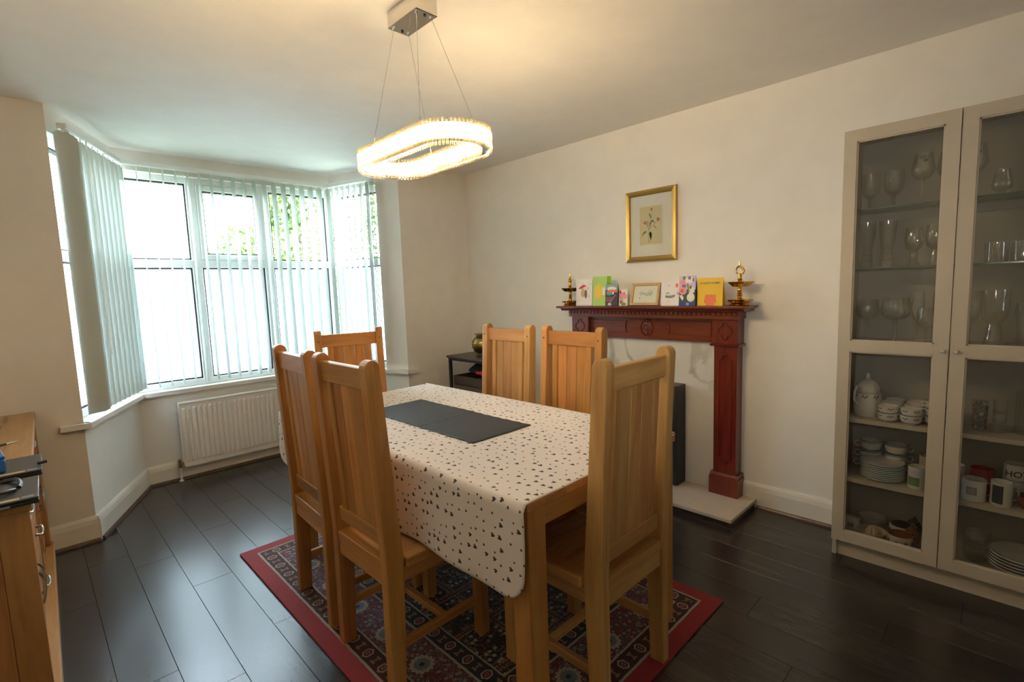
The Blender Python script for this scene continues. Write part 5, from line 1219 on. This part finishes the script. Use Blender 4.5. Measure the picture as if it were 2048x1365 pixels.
for txt, sz, zc in (('HOT', .036, .100), ('CHOCOLATE', .0125, .078)):
    me = text_mesh(txt, sz)
    for v_ in me.vertices:
        a = R(170)+v_.co.x/.0385; v_.co = (.0393*math.cos(a), .0393*math.sin(a), zc+v_.co.y)
    me.materials.clear(); me.materials.append(M['ink_dark']); o = bpy.data.objects.new('lettering', me); C.objects.link(o); o.parent = m4
ware('bowlC', 'bowl', 'small brown and cream bowl at the right edge of the photo, fifth shelf', 'bowl', (2.83, -.070, Z5+.0004), [('body', lambda: MB().lathe([(0, .002), (.020, 0), (.034, .020), (.042, .055), (.040, .055), (.032, .022), (0, .008)], 28), M['brown_glaze'])], None)

# bottom shelf
bxp = thing('picture_box', 'small white box with a grey print at the left end of the bottom shelf', 'box', (2.87, .538, Z6+.0004), R(-10))
MB().box(-.012, .012, -.034, .034, 0, .066).build('body', CH_, bxp, bevel=.002); MB().box(-.0126, -.0121, -.014, .014, .012, .036).build('print', M['grey_print'], bxp)
def scal(k): return lambda: MB().lathe([(0, .003), (.026, 0), (.042, .014), (.056, .030), (.0545, .031), (.040, .017), (0, .007)], 40, rmod=lambda a, r, z: 1+(.05*math.cos(8*a) if r > .04 else 0))
for k in range(3): ware('scal', 'bowl', '%s scalloped white dish stacked behind the lemon squeezer' % ('lowest', 'middle', 'topmost')[k], 'bowl', (2.955, .468, Z6+.0004+k*.0135), [('body', scal(0), CH_)], 'stacked scalloped dishes', 0)
lz = thing('lemon_squeezer', 'cream ribbed lemon squeezer at the front of the bottom shelf', 'squeezer', (2.848, .450, Z6+.0004))
MB().lathe([(0, .002), (.040, 0), (.048, .008), (.060, .026), (.062, .030), (.060, .031), (.046, .012), (0, .008)], 36).build('dish', M['cream_glaze'], lz, smooth=True)
MB().lathe([(.026, .010), (.024, .025), (.016, .042), (.006, .054), (0, .056)], 48, rmod=lambda a, r, z: 1+.13*math.cos(10*a)).build('cone', M['cream_glaze'], lz, smooth=True)
MB().prism([(-.008, .024), (-.008, .030), (.008, .030), (.008, .024)], 'y', -.078, -.058).build('lip', M['cream_glaze'], lz, bevel=.002)
def animal_bowl(loc, label, mt, rz):
    t = thing('handled_bowl', label, 'bowl', loc, rz, 'animal-handled bowls on the bottom shelf')
    MB().lathe([(0, .0), (.034, 0), (.044, .012), (.052, .034), (.050, .056), (.047, .058)], 32).build('outer_wall', M['cream_glaze'], t, smooth=True)
    MB().lathe([(.048, .0585), (.046, .0585), (.047, .036), (.036, .014), (0, .008)], 32).build('inside', mt, t, smooth=True)
    MB().tube([(0, -.046, .020), (.004, -.064, .030), (.002, -.066, .055), (0, -.056, .074), (0, -.044, .084)], [.012, .013, .011, .012, .010], 12).build('handle', mt, t, smooth=True)
    h = MB().ball((0, -.044, .086), .013, .016, .013, 14, 10).ball((-.010, -.047, .098), .005, .004, .007).ball((.010, -.047, .098), .005, .004, .007).ball((0, -.028, .082), .008, .010, .007).build('animal_head', mt, t, smooth=True)
    for k in range(5):
        a = R(110+k*38); MB().add([(.0535*math.cos(a+.14*math.cos(b2)), .0535*math.sin(a+.14*math.cos(b2)), .032+.009*math.sin(b2)) for b2 in [2*PI*j/6 for j in range(6)]], [tuple(range(6))]).build('painted_spot', mt, t)
    return t
animal_bowl((2.822, .338, Z6+.0004), 'cream bowl with a brown inside and a brown animal handle, front of the bottom shelf', M['brown_glaze'], R(25))
animal_bowl((2.940, .345, Z6+.0004), 'cream bowl with a black inside and a black animal handle, behind the brown one', M['black_glaze'], R(15))
for k in range(5): ware('gb', 'glass_bowl', '%s clear glass bowl in the stack behind the right door, bottom shelf' % ('lowest', 'second', 'middle', 'fourth', 'topmost')[k], 'bowl', (2.885, .082, Z6+.0004+k*.020), [('body', lambda: MB().lathe([(0, .002), (.026, 0), (.038, .016), (.048, .050)], 32), GW)], 'stacked clear glass bowls')
dp = [('body', lambda: MB().lathe([(0, .004), (.050, 0), (.056, .002), (.080, .013), (.104, .024), (.105, .025), (.105, .029), (.1035, .0295), (.079, .017), (.054, .006), (0, .007)], 48), CH_)]
for k in range(5): ware('dp', 'plate', '%s large white plate in the stack behind the right door, bottom shelf' % ('lowest', 'second', 'middle', 'fourth', 'topmost')[k], 'plate', (2.890, -.062, Z6+.0004+k*.013), dp, 'stacked large white plates')
